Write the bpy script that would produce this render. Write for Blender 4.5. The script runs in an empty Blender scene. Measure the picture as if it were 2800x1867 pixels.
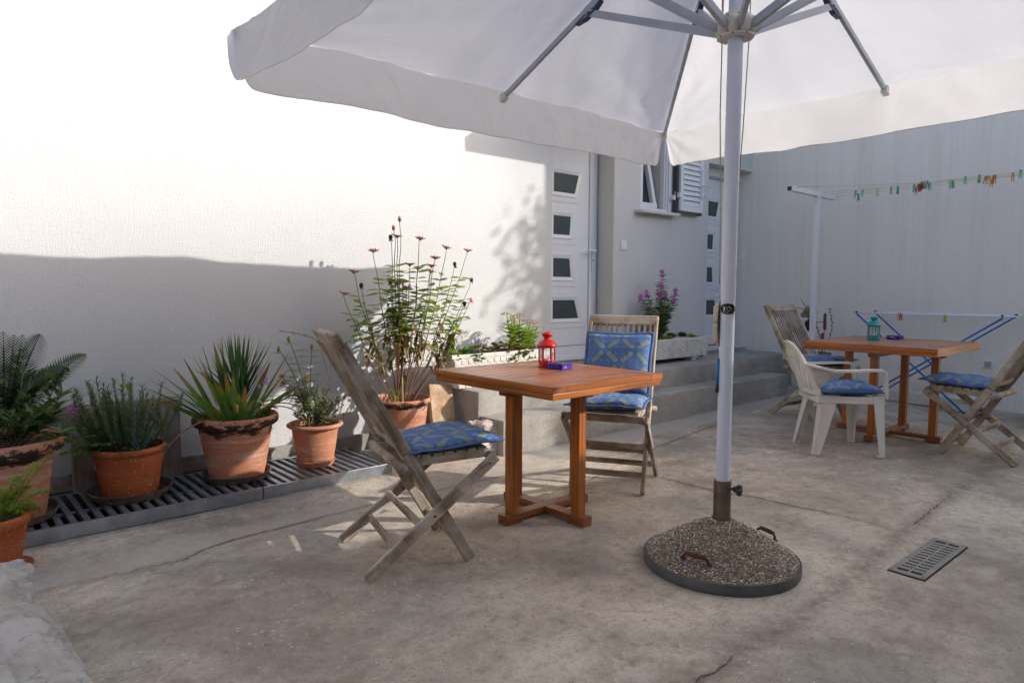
import bpy, math, random
from mathutils import Vector, Matrix, Quaternion, noise
import numpy as np
random.seed(11)
PI = math.pi
S = bpy.context.scene
COL = S.collection

# ---------------------------------------------------------------- camera, sky, sun, exposure
# axes: X runs along the white house wall (Y = 0), Y points into that wall, Z up, metres
HEAD, PITCH, ROLL = 0.845, 0.077, -0.005
CAM = Vector((0.0, -4.3736, 1.177))
fw = Vector((math.cos(PITCH)*math.cos(HEAD), math.cos(PITCH)*math.sin(HEAD), -math.sin(PITCH)))
rt = Vector((math.sin(HEAD), -math.cos(HEAD), 0.0))
dn = fw.cross(rt)
right = math.cos(ROLL)*rt + math.sin(ROLL)*dn
down = -math.sin(ROLL)*rt + math.cos(ROLL)*dn
cd = bpy.data.cameras.new('camera'); cam = bpy.data.objects.new('camera', cd); COL.objects.link(cam)
M4 = Matrix.Identity(4)
for i in range(3):
    M4[i][0] = right[i]; M4[i][1] = -down[i]; M4[i][2] = -fw[i]; M4[i][3] = CAM[i]
cam.matrix_world = M4
cd.sensor_width = 36.0; cd.lens = 24.0; cd.clip_start = 0.05; cd.clip_end = 500
S.camera = cam

SUN_TRAVEL = Vector((-1.025, 1.0, -0.701)).normalized()
W = bpy.data.worlds.new('World'); S.world = W; W.use_nodes = True
wt = W.node_tree; wt.nodes.clear()
wo = wt.nodes.new('ShaderNodeOutputWorld'); wb = wt.nodes.new('ShaderNodeBackground'); sk = wt.nodes.new('ShaderNodeTexSky')
sk.sky_type = 'NISHITA'; sk.sun_disc = False
sk.sun_elevation = math.asin(-SUN_TRAVEL.z); sk.sun_rotation = math.atan2(-SUN_TRAVEL.x, -SUN_TRAVEL.y)
sk.altitude = 10; sk.air_density = 1.0; sk.dust_density = 2.5; sk.ozone_density = 0.6
wb.inputs[1].default_value = 0.15
wt.links.new(sk.outputs[0], wb.inputs[0]); wt.links.new(wb.outputs[0], wo.inputs[0])
sd = bpy.data.lights.new('sun', 'SUN'); sun = bpy.data.objects.new('sun', sd); COL.objects.link(sun)
sd.energy = 2.0; sd.angle = math.radians(0.53); sd.color = (1.0, 0.955, 0.895)
sun.rotation_euler = SUN_TRAVEL.to_track_quat('-Z', 'Y').to_euler(); sun.location = (6, -8, 8)
S.view_settings.view_transform = 'Standard'; S.view_settings.look = 'None'
S.view_settings.exposure = 1.2; S.view_settings.gamma = 1.0
S.view_settings.use_curve_mapping = False
S.render.engine = 'CYCLES'
S.cycles.max_bounces = 8; S.cycles.diffuse_bounces = 5; S.cycles.transparent_max_bounces = 12

# ---------------------------------------------------------------- object helpers
def ground(x, y):
    d = x*math.cos(HEAD) + (y - CAM.y)*math.sin(HEAD)
    return 0.014*max(0.0, d - 3.6)

class MB:
    """collects shapes, then links them as ONE mesh object"""
    def __init__(s): s.v = []; s.f = []; s.uv = []
    def face(s, idx, uvs=None):
        s.f.append(tuple(idx)); s.uv.append(uvs if uvs else [(0, 0)]*len(idx))
    def quad(s, pts, uvs=None):
        n = len(s.v); s.v += [tuple(p) for p in pts]; s.face(range(n, n+len(pts)), uvs)
    def beam(s, p0, p1, w, t, up=(0, 0, 1), w1=None, t1=None):
        p0 = Vector(p0); p1 = Vector(p1); d = (p1-p0); L = d.length; d.normalize()
        up = Vector(up); side = d.cross(up)
        if side.length < 1e-4: side = d.cross(Vector((1, 0, 0)))
        side.normalize(); u2 = side.cross(d).normalized()
        w1 = w if w1 is None else w1; t1 = t if t1 is None else t1
        n = len(s.v)
        for p, a, b in ((p0, w, t), (p1, w1, t1)):
            for sx, sy in ((-1, -1), (1, -1), (1, 1), (-1, 1)):
                s.v.append(tuple(p + side*(sx*a/2) + u2*(sy*b/2)))
        o = random.random()*7; k = random.random()*5; acc = k
        for i, wd in ((0, w), (1, t), (2, w), (3, t)):
            j = (i+1) % 4
            s.face((n+i, n+j, n+4+j, n+4+i), [(o, acc), (o, acc+wd), (o+L, acc+wd), (o+L, acc)]); acc += wd
        s.face((n+3, n+2, n+1, n), [(o, k), (o+.02, k), (o+.02, k+.02), (o, k+.02)])
        s.face((n+4, n+5, n+6, n+7), [(o, k), (o+.02, k), (o+.02, k+.02), (o, k+.02)])
        return s
    def box(s, x0, x1, y0, y1, z0, z1):
        # the grain (u) runs along the longest side
        dx, dy, dz = x1-x0, y1-y0, z1-z0
        cx, cy, cz = (x0+x1)/2, (y0+y1)/2, (z0+z1)/2
        if dx >= dy and dx >= dz: s.beam((x0, cy, cz), (x1, cy, cz), dy, dz)
        elif dy >= dz: s.beam((cx, y0, cz), (cx, y1, cz), dx, dz)
        else: s.beam((cx, cy, z0), (cx, cy, z1), dx, dy, up=(0, 1, 0))
        return s
    def tube(s, pts, r, n=8, cap=True):
        pts = [Vector(p) for p in pts]
        R = r if isinstance(r, (list, tuple)) else [r]*len(pts)
        base = len(s.v); u = 0; us = []
        ref = Vector((0, 0, 1)); prev = None
        for i, p in enumerate(pts):
            d = (pts[min(i+1, len(pts)-1)] - pts[max(i-1, 0)]).normalized()
            if prev is None:
                a = d.cross(ref)
                if a.length < .05: a = d.cross(Vector((1, 0, 0)))
            else: a = prev - d*prev.dot(d)
            a.normalize(); prev = a; b = d.cross(a)
            if i: u += (p-pts[i-1]).length
            us.append(u)
            for k in range(n):
                t = 2*PI*k/n; s.v.append(tuple(p + (a*math.cos(t)+b*math.sin(t))*R[i]))
        for i in range(len(pts)-1):
            for k in range(n):
                k2 = (k+1) % n; c = 2*PI*max(R)/n
                s.face((base+i*n+k, base+i*n+k2, base+(i+1)*n+k2, base+(i+1)*n+k),
                       [(us[i], k*c), (us[i], (k+1)*c), (us[i+1], (k+1)*c), (us[i+1], k*c)])
        if cap:
            s.face([base+k for k in range(n)][::-1]); e = base+(len(pts)-1)*n; s.face([e+k for k in range(n)])
        return s
    def lathe(s, prof, n=32, c=(0, 0, 0), close=False, ph=0.0):
        base = len(s.v); m = len(prof)
        for (r, z) in prof:
            for k in range(n):
                t = 2*PI*k/n + ph; s.v.append((c[0]+r*math.cos(t), c[1]+r*math.sin(t), c[2]+z))
        for i in range(m-1 if not close else m):
            i2 = (i+1) % m
            for k in range(n):
                k2 = (k+1) % n
                s.face((base+i*n+k, base+i*n+k2, base+i2*n+k2, base+i2*n+k),
                       [(k/n, i/m), ((k+1)/n, i/m), ((k+1)/n, (i+1)/m), (k/n, (i+1)/m)])
        return s
    def ball(s, c, r, n=8, m=6, sc=(1, 1, 1)):
        c = Vector(c); base = len(s.v)
        for i in range(m+1):
            a = PI*i/m
            for k in range(n):
                t = 2*PI*k/n
                s.v.append((c.x+r*sc[0]*math.sin(a)*math.cos(t), c.y+r*sc[1]*math.sin(a)*math.sin(t), c.z+r*sc[2]*math.cos(a)))
        for i in range(m):
            for k in range(n):
                k2 = (k+1) % n
                s.face((base+i*n+k, base+(i+1)*n+k, base+(i+1)*n+k2, base+i*n+k2))
        return s
    def blade(s, b, d, L, wd, droop=0.0, n=5, fold=.12, prof=0, roll=0.0):
        """a leaf: strip of two faces across, v runs from base to tip"""
        p = Vector(b); d = Vector(d).normalized()
        side = d.cross(Vector((0, 0, 1)))
        if side.length < .05: side = Vector((1, 0, 0))
        side.normalize(); side = Quaternion(d, roll) @ side
        base = len(s.v)
        for i in range(n+1):
            t = i/n
            if prof == 0: w = wd*min(1.0, .55+3*t)*max(0.02, 1-t**2.6)
            elif prof == 1: w = wd*max(.03, math.sin(PI*min(1, t**.85*.97+.02)))
            else: w = wd*max(.05, math.sin(PI*(t*.75+.18))**.8) if t < 1 else wd*.3
            nrm = side.cross(d)
            s.v += [tuple(p-side*w/2), tuple(p-nrm*w*fold), tuple(p+side*w/2)]
            p = p + d*(L/n); d = (d + Vector((0, 0, -droop/n))).normalized()
            side = (side - d*side.dot(d)).normalized()
        for i in range(n):
            a = base+i*3; t0 = i/n; t1 = (i+1)/n
            s.face((a, a+1, a+4, a+3), [(0, t0), (.5, t0), (.5, t1), (0, t1)])
            s.face((a+1, a+2, a+5, a+4), [(.5, t0), (1, t0), (1, t1), (.5, t1)])
        return p
    def mesh(s, name):
        me = bpy.data.meshes.new(name); me.from_pydata(s.v, [], s.f)
        uv = me.uv_layers.new(name='UVMap')
        flat = np.array([c for f in s.uv for q in f for c in q], dtype=np.float32)
        uv.data.foreach_set('uv', flat)
        return me
    def build(s, name, mat, parent=None, smooth=False, bevel=0.0, sub=0, seg=2, loc=None, angle=None):
        me = s.mesh(name); me.materials.append(mat)
        return link(name, me, parent, smooth, bevel, sub, seg, loc, angle)

def link(name, me, parent=None, smooth=False, bevel=0.0, sub=0, seg=2, loc=None, angle=None):
    if smooth: me.polygons.foreach_set('use_smooth', [True]*len(me.polygons))
    o = bpy.data.objects.new(name, me); COL.objects.link(o)
    if smooth and angle:
        me.set_sharp_from_angle(angle=math.radians(angle))
    if parent: o.parent = parent
    if loc: o.location = loc
    if bevel:
        b = o.modifiers.new('bevel', 'BEVEL'); b.width = bevel; b.segments = seg; b.limit_method = 'ANGLE'; b.angle_limit = math.radians(40)
    if sub:
        m = o.modifiers.new('sub', 'SUBSURF'); m.levels = sub; m.render_levels = sub
    return o

def tag(o, label=None, cat=None, group=None, kind=None):
    if label: o['label'] = label
    if cat: o['category'] = cat
    if group: o['group'] = group
    if kind: o['kind'] = kind
    return o
def thing(name, label, cat, loc=(0, 0, 0), rz=0.0, group=None):
    o = bpy.data.objects.new(name, None); COL.objects.link(o)
    o.empty_display_size = .1; o.location = loc; o.rotation_euler = (0, 0, rz)
    return tag(o, label, cat, group)
def copytree(o, parent=None):
    c = o.copy(); COL.objects.link(c)
    if parent: c.parent = parent
    for ch in list(o.children): copytree(ch, c)
    return c
def again(o, loc, rz, label, group=None):
    c = copytree(o); c.location = loc; c.rotation_euler = (0, 0, rz); c['label'] = label
    if group: c['group'] = group
    return c
def lettering(body, size, mat, parent, mw, name='lettering', ext=.0004):
    cu = bpy.data.curves.new(name, 'FONT'); cu.body = body; cu.size = size; cu.extrude = ext; cu.align_x = 'CENTER'
    t = bpy.data.objects.new(name, cu); COL.objects.link(t)
    dg = bpy.context.evaluated_depsgraph_get(); dg.update()
    me = bpy.data.meshes.new_from_object(t.evaluated_get(dg))
    bpy.data.objects.remove(t); me.materials.clear(); me.materials.append(mat)
    o = bpy.data.objects.new(name, me); COL.objects.link(o); o.parent = parent; o.matrix_local = mw
    return o

# ---------------------------------------------------------------- material helpers
class NT:
    def __init__(s, name):
        s.m = bpy.data.materials.new(name); s.m.use_nodes = True; s.t = s.m.node_tree; s.t.nodes.clear()
        s.out = s.t.nodes.new('ShaderNodeOutputMaterial'); s.b = s.t.nodes.new('ShaderNodeBsdfPrincipled')
        s.t.links.new(s.b.outputs[0], s.out.inputs[0]); s.tc = s.t.nodes.new('ShaderNodeTexCoord')
    def n(s, ty, **kw):
        x = s.t.nodes.new(ty)
        for k, v in kw.items(): setattr(x, k, v)
        return x
    def l(s, a, b): s.t.links.new(a, b)
    def coord(s, kind='Object', sc=(1, 1, 1), loc=(0, 0, 0)):
        mp = s.n('ShaderNodeMapping'); mp.inputs['Scale'].default_value = sc; mp.inputs['Location'].default_value = loc
        s.l(s.tc.outputs[kind], mp.inputs[0]); return mp.outputs[0]
    def noise(s, co, scale, detail=4, rough=.55, dist=0):
        x = s.n('ShaderNodeTexNoise'); s.l(co, x.inputs['Vector'])
        x.inputs['Scale'].default_value = scale; x.inputs['Detail'].default_value = detail
        x.inputs['Roughness'].default_value = rough; x.inputs['Distortion'].default_value = dist
        return x.outputs[0]
    def ramp(s, f, a, b, ca=(0, 0, 0, 1), cb=(1, 1, 1, 1)):
        r = s.n('ShaderNodeValToRGB'); r.color_ramp.elements[0].position = a; r.color_ramp.elements[1].position = b
        r.color_ramp.elements[0].color = ca; r.color_ramp.elements[1].color = cb; s.l(f, r.inputs[0]); return r.outputs[0]
    def mix(s, f, a, b, mode='MIX'):
        x = s.n('ShaderNodeMix', data_type='RGBA', blend_type=mode)
        if isinstance(f, (int, float)): x.inputs[0].default_value = f
        else: s.l(f, x.inputs[0])
        for v, i in ((a, 6), (b, 7)):
            if isinstance(v, tuple): x.inputs[i].default_value = (*v[:3], 1)
            else: s.l(v, x.inputs[i])
        return x.outputs[2]
    def math(s, op, a, b=0.0, c=None, clamp=False):
        x = s.n('ShaderNodeMath', operation=op); x.use_clamp = clamp
        for v, i in ((a, 0), (b, 1)) + (((c, 2),) if c is not None else ()):
            if isinstance(v, (int, float)): x.inputs[i].default_value = v
            else: s.l(v, x.inputs[i])
        return x.outputs[0]
    def bump(s, h, strength=.3, dist=.002, prev=None):
        x = s.n('ShaderNodeBump'); x.inputs['Strength'].default_value = strength; x.inputs['Distance'].default_value = dist
        s.l(h, x.inputs['Height'])
        if prev: s.l(prev, x.inputs['Normal'])
        s.l(x.outputs[0], s.b.inputs['Normal']); return x.outputs[0]
    def set(s, **kw):
        for k, v in kw.items():
            k = {'col': 'Base Color', 'rough': 'Roughness', 'metal': 'Metallic', 'spec': 'Specular IOR Level', 'coat': 'Coat Weight',
                 'coatr': 'Coat Roughness', 'trans': 'Transmission Weight', 'ior': 'IOR', 'alpha': 'Alpha'}[k]
            i = s.b.inputs[k]
            if isinstance(v, tuple): i.default_value = (*v, 1)
            elif isinstance(v, (int, float)): i.default_value = v
            else: s.l(v, i)
        return s
    def translucent(s, col, fac):
        tr = s.n('ShaderNodeBsdfTranslucent'); mx = s.n('ShaderNodeMixShader'); mx.inputs[0].default_value = fac
        if isinstance(col, tuple): tr.inputs[0].default_value = (*col, 1)
        else: s.l(col, tr.inputs[0])
        s.l(s.b.outputs[0], mx.inputs[1]); s.l(tr.outputs[0], mx.inputs[2]); s.l(mx.outputs[0], s.out.inputs[0])

def plain(name, c, rough=.5, metal=0, coat=0, vary=.12, scale=12, bump=0, bscale=60, spec=.5):
    t = NT(name); co = t.coord()
    n = t.noise(co, scale, 5); dark = tuple(max(0, v*(1-vary)) for v in c); lite = tuple(min(1, v*(1+vary)) for v in c)
    t.set(col=t.mix(t.ramp(n, .3, .7), dark, lite), rough=rough, metal=metal, coat=coat, spec=spec)
    if bump: t.bump(t.noise(co, bscale, 4), bump, .002)
    return t.m

def wood(name, base, dark, grey=None, rough=.5, coat=0.0, coatr=.15, bump=.25, worn=None, lo=.3, hi=.72, rv=.3):
    """grain runs along the u of the mesh's UVs (metres)"""
    t = NT(name); co = t.coord('UV', (1.4, 42, 1)); cf = t.coord('UV', (5, 190, 1)); cl = t.coord('Object')
    g = t.noise(co, 1.0, 5, .6, 1.2); f = t.noise(cf, 1.0, 3, .6)
    c = t.mix(t.ramp(g, lo, hi), dark, base)
    c = t.mix(t.math('MULTIPLY', t.ramp(f, .35, .6), .35), c, tuple(v*.55 for v in dark))
    if grey: c = t.mix(t.ramp(t.noise(cl, 7, 5, .6), .40, .66), c, grey)
    if worn: c = t.mix(t.ramp(t.noise(cl, 16, 6, .7), .60, .70), c, worn)
    oi = t.n('ShaderNodeObjectInfo'); hv = t.n('ShaderNodeHueSaturation')
    t.l(t.math('MULTIPLY_ADD', oi.outputs['Random'], rv, 1-rv/2), hv.inputs['Value']); t.l(c, hv.inputs['Color'])
    t.set(col=hv.outputs[0], rough=rough, coat=coat, coatr=coatr)
    t.bump(t.math('ADD', g, f), bump, .0015)
    return t.m

def leafmat(name, c1, c2, tip=None, tipat=.75, rough=.45, trans=.3, brown=None, bfac=.6, scale=30):
    t = NT(name); co = t.coord(); n = t.noise(co, scale, 3)
    c = t.mix(t.ramp(n, .35, .65), c1, c2)
    uv = t.n('ShaderNodeSeparateXYZ'); t.l(t.tc.outputs['UV'], uv.inputs[0])
    oi = t.n('ShaderNodeObjectInfo')
    if brown: c = t.mix(t.ramp(t.noise(co, scale*.55, 2), bfac, bfac+.05), c, brown)
    if tip:
        at = t.math('ADD', t.math('MULTIPLY_ADD', oi.outputs['Random'], .35, tipat-.18), t.math('MULTIPLY_ADD', n, .2, -.1))
        f = t.math('MULTIPLY', t.math('SUBTRACT', uv.outputs[1], at), 9, clamp=True)
        yel = t.math('MULTIPLY', t.math('SUBTRACT', uv.outputs[1], t.math('SUBTRACT', at, .14)), 5, clamp=True)
        c = t.mix(yel, c, (.30, .27, .03)); c = t.mix(f, c, tip)
    rib = t.math('MULTIPLY', t.math('ABSOLUTE', t.math('SUBTRACT', uv.outputs[0], .5)), 2)
    c = t.mix(t.math('MULTIPLY', t.math('SUBTRACT', 1.0, t.ramp(rib, 0, .25)), .2), c, (.25, .3, .12))
    t.set(col=c, rough=rough); t.translucent(t.mix(.5, c, (.35, .45, .05)), trans)
    return t.m
# ---------------------------------------------------------------- materials
def mk_stucco(name, base, dark, streaks=False, warm=0.0):
    t = NT(name); co = t.coord(); c = t.mix(t.ramp(t.noise(co, 1.3, 4), .35, .7), dark, base)
    c = t.mix(t.math('MULTIPLY', t.ramp(t.noise(co, 9, 5, .6), .45, .75), .25), c, dark)
    if streaks:
        a = t.noise(t.coord('Object', (1, 4.5, .16)), 1.6, 6, .7, .4); b = t.noise(t.coord('Object', (1, 26, .8)), 1.2, 5, .65, .3)
        f = t.math('MULTIPLY', t.ramp(a, .42, .68), t.ramp(b, .35, .7))
        c = t.mix(t.math('MULTIPLY', f, .42), c, (.60, .54, .45))
        c = t.mix(t.math('MULTIPLY', t.ramp(t.noise(t.coord('Object', (1, 3.2, .1)), 1.2, 3), .5, .75), .16), c, (.60, .575, .51))
    if not streaks:
        zz = t.n('ShaderNodeSeparateXYZ'); t.l(t.tc.outputs['Object'], zz.inputs[0])
        sp = t.math('MULTIPLY', t.math('SUBTRACT', .75, zz.outputs[2]), 1.1, clamp=True)
        c = t.mix(t.math('MULTIPLY', t.math('MULTIPLY', sp, t.ramp(t.noise(co, 5, 7, .7), .42, .62)), .35), c, (.40, .36, .30))
        c = t.mix(t.math('MULTIPLY', t.ramp(t.noise(t.coord('Object', (1, 1, .35)), 2.1, 6, .6), .52, .7), .14), c, (.50, .48, .43))
    grain = t.noise(co, 150, 4, .65); big = t.noise(co, 62, 3, .6, .6)
    c = t.mix(t.math('MULTIPLY', t.ramp(big, .35, .5), .10), tuple(v*.75 for v in dark), c) if False else t.mix(t.math('MULTIPLY', t.math('SUBTRACT', 1.0, t.ramp(big, .34, .46)), .16), c, tuple(v*.7 for v in dark))
    t.set(col=c, rough=.9, spec=.25)
    t.bump(t.math('ADD', grain, t.math('MULTIPLY', big, .8)), .6, .005)
    return t.m
STUCCO = mk_stucco('white_stucco', (.62, .622, .625), (.585, .583, .58))
STUCCO_C = mk_stucco('stained_stucco', (.84, .80, .745), (.81, .77, .71), True)
STUCCO_R = mk_stucco('cream_reveal', (.70, .68, .61), (.66, .64, .57))
PLASTER_S = mk_stucco('neighbour_render', (.78, .76, .72), (.72, .70, .66))

STONE_W = plain('grey_stone_masonry', (.34, .32, .29), .9, vary=.3, scale=3, bump=.4, bscale=12)  # dull tone keeps the unseen houses from reflecting much light
def mk_concrete():
    t = NT('courtyard_concrete'); co = t.coord(); xyz = t.n('ShaderNodeSeparateXYZ'); t.l(t.tc.outputs['Object'], xyz.inputs[0])
    X, Y = xyz.outputs[0], xyz.outputs[1]
    base = t.mix(t.ramp(t.noise(co, .85, 7, .66, .4), .38, .62), (.30, .25, .20), (.62, .54, .445))
    base = t.mix(t.math('MULTIPLY', t.ramp(t.noise(co, 1.7, 5, .6, .6), .48, .66), .55), base, (.30, .285, .265))
    base = t.mix(t.math('MULTIPLY', t.ramp(t.noise(t.coord('Object', (1, 1, 1), (7, 3, 0)), 2.6, 7, .68), .52, .68), .55), base, (.20, .155, .12))
    base = t.mix(t.math('MULTIPLY', t.ramp(t.noise(t.coord('Object', (1, 1, 1), (1, 9, 0)), 4.5, 7, .7), .57, .66), .5), base, (.55, .50, .45))
    base = t.mix(t.math('MULTIPLY', t.ramp(t.noise(co, 17, 7, .72), .48, .66), .45), base, (.19, .15, .115))
    base = t.mix(t.math('MULTIPLY', t.ramp(t.noise(co, 60, 5, .75), .50, .66), .36), base, (.18, .14, .105))
    # paler screed band poured beside the grate
    w = t.noise(co, 2.2, 5, .6); w2 = t.noise(co, 9, 4, .6)
    edge = t.math('ADD', Y, t.math('MULTIPLY_ADD', w, .20, -.10))
    edge = t.math('ADD', edge, t.math('MULTIPLY', w2, .05))
    m1 = t.math('MULTIPLY', t.math('ADD', edge, t.math('MULTIPLY_ADD', X, .01, 1.20)), 40, clamp=True)
    xf = t.math('MULTIPLY', t.math('SUBTRACT', 3.4, X), 1.5, clamp=True)
    grey = t.mix(t.ramp(t.noise(co, 3.2, 6, .6), .4, .62), (.40, .375, .335), (.47, .40, .335))
    m1 = t.math('MULTIPLY', m1, t.math('MULTIPLY', t.math('SUBTRACT', -.93, edge), 7, clamp=True)); base = t.mix(t.math('MULTIPLY', t.math('MULTIPLY', m1, xf), .62), base, grey)
    # band along the foot of the steps
    e2 = t.math('ADD', Y, t.math('MULTIPLY_ADD', w, .16, -.08)); m2 = t.math('MULTIPLY', t.math('ADD', e2, 1.14), 50, clamp=True)
    x2 = t.math('MULTIPLY', t.math('SUBTRACT', X, 3.1), 6, clamp=True)
    base = t.mix(t.math('MULTIPLY', t.math('MULTIPLY', m2, x2), .8), base, (.36, .34, .31))
    # pale lime spots, dark pits
    v = t.n('ShaderNodeTexVoronoi'); t.l(t.coord('Object', (1, 1.6, 1)), v.inputs['Vector']); v.inputs['Scale'].default_value = 26
    sp = t.math('MULTIPLY', t.math('LESS_THAN', v.outputs['Distance'], t.math('MULTIPLY_ADD', t.noise(co, 5, 4), .5, -.12)), t.ramp(t.noise(co, 1.2, 3), .45, .6))
    base = t.mix(t.math('MULTIPLY', sp, .6), base, (.70, .66, .60))
    v2 = t.n('ShaderNodeTexVoronoi'); t.l(co, v2.inputs['Vector']); v2.inputs['Scale'].default_value = 44
    pit = t.math('LESS_THAN', v2.outputs['Distance'], t.math('MULTIPLY_ADD', t.noise(co, 8, 3), .5, -.13))
    base = t.mix(t.math('MULTIPLY', pit, .5), base, (.13, .10, .08))
    # dirt gathered in the crack (painted as wear on the mesh)
    at = t.n('ShaderNodeAttribute'); at.attribute_name = 'dirt'
    df = t.math('MULTIPLY', at.outputs['Fac'], t.ramp(t.noise(co, 22, 5, .7), .3, .6))
    base = t.mix(t.math('MULTIPLY', df, .8), base, (.12, .09, .065))
    t.set(col=base, rough=.82, spec=.3)
    h = t.math('ADD', t.noise(co, 90, 5, .7), t.math('MULTIPLY', t.noise(co, 14, 5, .6), 1.2))
    h = t.math('SUBTRACT', h, t.math('MULTIPLY', pit, 1.0)); t.bump(h, .5, .004)
    return t.m
CONCRETE = mk_concrete()

def mk_stepconc():
    t = NT('step_concrete'); co = t.coord()
    c = t.mix(t.ramp(t.noise(co, 2.2, 6, .65), .35, .66), (.29, .275, .25), (.45, .43, .39))
    c = t.mix(t.math('MULTIPLY', t.ramp(t.noise(t.coord('Object', (1, 1, 5)), 2.5, 5, .6), .45, .7), .45), c, (.25, .235, .21))
    c = t.mix(t.math('MULTIPLY', t.ramp(t.noise(co, 60, 4, .7), .50, .66), .5), c, (.20, .19, .17))
    v = t.n('ShaderNodeTexVoronoi'); t.l(co, v.inputs['Vector']); v.inputs['Scale'].default_value = 55
    pit = t.math('LESS_THAN', v.outputs['Distance'], t.math('MULTIPLY_ADD', t.noise(co, 7, 3), .6, -.17))
    c = t.mix(t.math('MULTIPLY', pit, .7), c, (.12, .11, .10))
    t.set(col=c, rough=.9, spec=.25)
    t.bump(t.math('SUBTRACT', t.math('ADD', t.noise(co, 70, 5, .7), t.noise(co, 16, 4)), pit), .6, .005)
    return t.m
STEP = mk_stepconc()

TEAK_RED = wood('varnished_teak', (.54, .155, .008), (.19, .042, .002), lo=.30, hi=.58, rv=.2, rough=.5, coat=.4, coatr=.22, bump=.15, worn=None)
TEAK_TOP = wood('varnished_teak_top', (.50, .155, .030), (.20, .052, .012), rough=.42, coat=.55, coatr=.27, bump=.25, worn=(.46, .24, .14))
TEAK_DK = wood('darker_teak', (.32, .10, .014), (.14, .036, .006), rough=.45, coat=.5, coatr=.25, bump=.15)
TEAK_OLD = wood('weathered_teak', (.50, .385, .27), (.12, .085, .055), grey=(.50, .44, .375), rough=.85, bump=.9)
PLANK_OLD = wood('old_softwood', (.38, .29, .21), (.16, .115, .08), grey=(.42, .37, .32), rough=.9, bump=.6)

def mk_terra(name, base, moss=0.5, pale=.3):
    t = NT(name); co = t.coord(); xyz = t.n('ShaderNodeSeparateXYZ'); t.l(t.tc.outputs['Object'], xyz.inputs[0])
    c = t.mix(t.ramp(t.noise(co, 5, 5, .6), .3, .7), tuple(v*.8 for v in base), base)
    c = t.mix(t.math('MULTIPLY', t.ramp(t.noise(t.coord('Object', (1, 1, 6)), 4, 5, .6), .47, .66), pale), c, (.64, .47, .38))
    c = t.mix(t.math('MULTIPLY', t.ramp(t.noise(co, 60, 4, .7), .60, .68), .5), c, (.70, .62, .54))
    if moss:
        at = t.n('ShaderNodeAttribute'); at.attribute_name = 'stain'
        f = t.math('ADD', at.outputs['Fac'], t.math('MULTIPLY_ADD', t.noise(t.coord('Object', (1, 1, 2.2)), 11, 8, .78), 4.0, -2.15))
        c = t.mix(t.math('MULTIPLY', t.ramp(f, .42, .62), moss), c, (.022, .018, .014))
    t.set(col=c, rough=.75, spec=.3); t.bump(t.noise(co, 80, 4, .6), .2, .002)
    return t.m
TERRA = mk_terra('terracotta_clay', (.50, .205, .115), .97, .6)
TERRA_PLAIN = mk_terra('terracotta_plain', (.50, .20, .11), 0, .5)
PLASTIC_POT = mk_terra('orange_plastic_pot', (.44, .105, .028), 0, .12)
SAUCER_OLD = mk_terra('stained_saucer', (.12, .08, .06), .9, .2)

def mk_cloth():
    t = NT('umbrella_cloth'); co = t.coord()
    w = t.noise(t.coord('Object', (1, 1, 1)), 3.2, 3, .5, 1.4); w2 = t.noise(co, 16, 3, .5, .8); fine = t.noise(co, 900, 1)
    t.set(col=t.mix(t.ramp(t.noise(co, 2, 4), .3, .7), (.70, .70, .725), (.75, .75, .77)), rough=.8, spec=.2)
    h = t.math('ADD', w, t.math('MULTIPLY', w2, .06)); h = t.math('ADD', h, t.math('MULTIPLY', fine, .003))
    t.bump(h, .7, .05); t.translucent((.78, .78, .81), .38)
    return t.m
CLOTH = mk_cloth()
HEM = plain('umbrella_hem', (.70, .69, .68), .8, vary=.06)
ALU = plain('painted_aluminium', (.42, .455, .52), .35, .25, vary=.06, scale=8)
POLE = NT('painted_pole'); _co = POLE.coord()
POLE.set(col=POLE.mix(POLE.ramp(POLE.noise(_co, 24, 6, .75), .68, .74), (.64, .69, .82), (.25, .25, .27)), rough=.38, spec=.5); POLE = POLE.m
HUBP = plain('hub_plastic', (.66, .64, .58), .45, vary=.08)
DARKBLUE = plain('dark_blue_bracket', (.03, .05, .11), .4)
ROPE = plain('umbrella_rope', (.50, .44, .37), .9, vary=.3, scale=120, bump=.5, bscale=300)
STEELPIPE = plain('bare_steel_pipe', (.16, .135, .105), .42, .75, vary=.35, scale=9)
RUST = plain('rusty_iron', (.11, .045, .028), .85, .2, vary=.5, scale=30, bump=.6, bscale=90)
GALV = NT('galvanised_steel'); _co = GALV.coord()
GALV.set(col=GALV.mix(GALV.ramp(GALV.noise(_co, 12, 5), .3, .7), (.30, .33, .37), (.46, .50, .55)), rough=.38, metal=.85); GALV = GALV.m
ALU_DIRTY = plain('dull_drain_metal', (.30, .285, .26), .5, .6, vary=.25, scale=14)
BLACK = plain('black_void', (.012, .012, .012), .9)  # flat black stands in for shade in gaps, holes and hollows
DKGREY = plain('dark_grey_plastic', (.035, .036, .04), .4)
DKRUBBER = plain('dark_band', (.085, .09, .095), .6, .1, vary=.3, scale=7, bump=.15)
PVC = plain('white_pvc', (.71, .72, .76), .32, vary=.02, spec=.5)
PVC_W = plain('white_switch_plastic', (.76, .76, .76), .3, vary=.02)
MARBLE = plain('pale_stone_sill', (.62, .585, .545), .55, vary=.12, scale=9, bump=.15)
t = NT('dark_pane'); t.set(col=(.05, .07, .07), rough=.22, spec=.5); t.bump(t.noise(t.coord(), 260, 2), .25, .001); PANE = t.m
GLASSDK = plain('dark_window_glass', (.03, .035, .045), .06, vary=.1)
BLIND = plain('cream_blind', (.58, .565, .52), .85, vary=.04)
CONC_PLANTER = None
t = NT('cast_white_planter'); co = t.coord(); c = t.mix(t.ramp(t.noise(co, 12, 5, .65), .45, .72), (.66, .645, .60), (.52, .48, .41))
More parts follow.
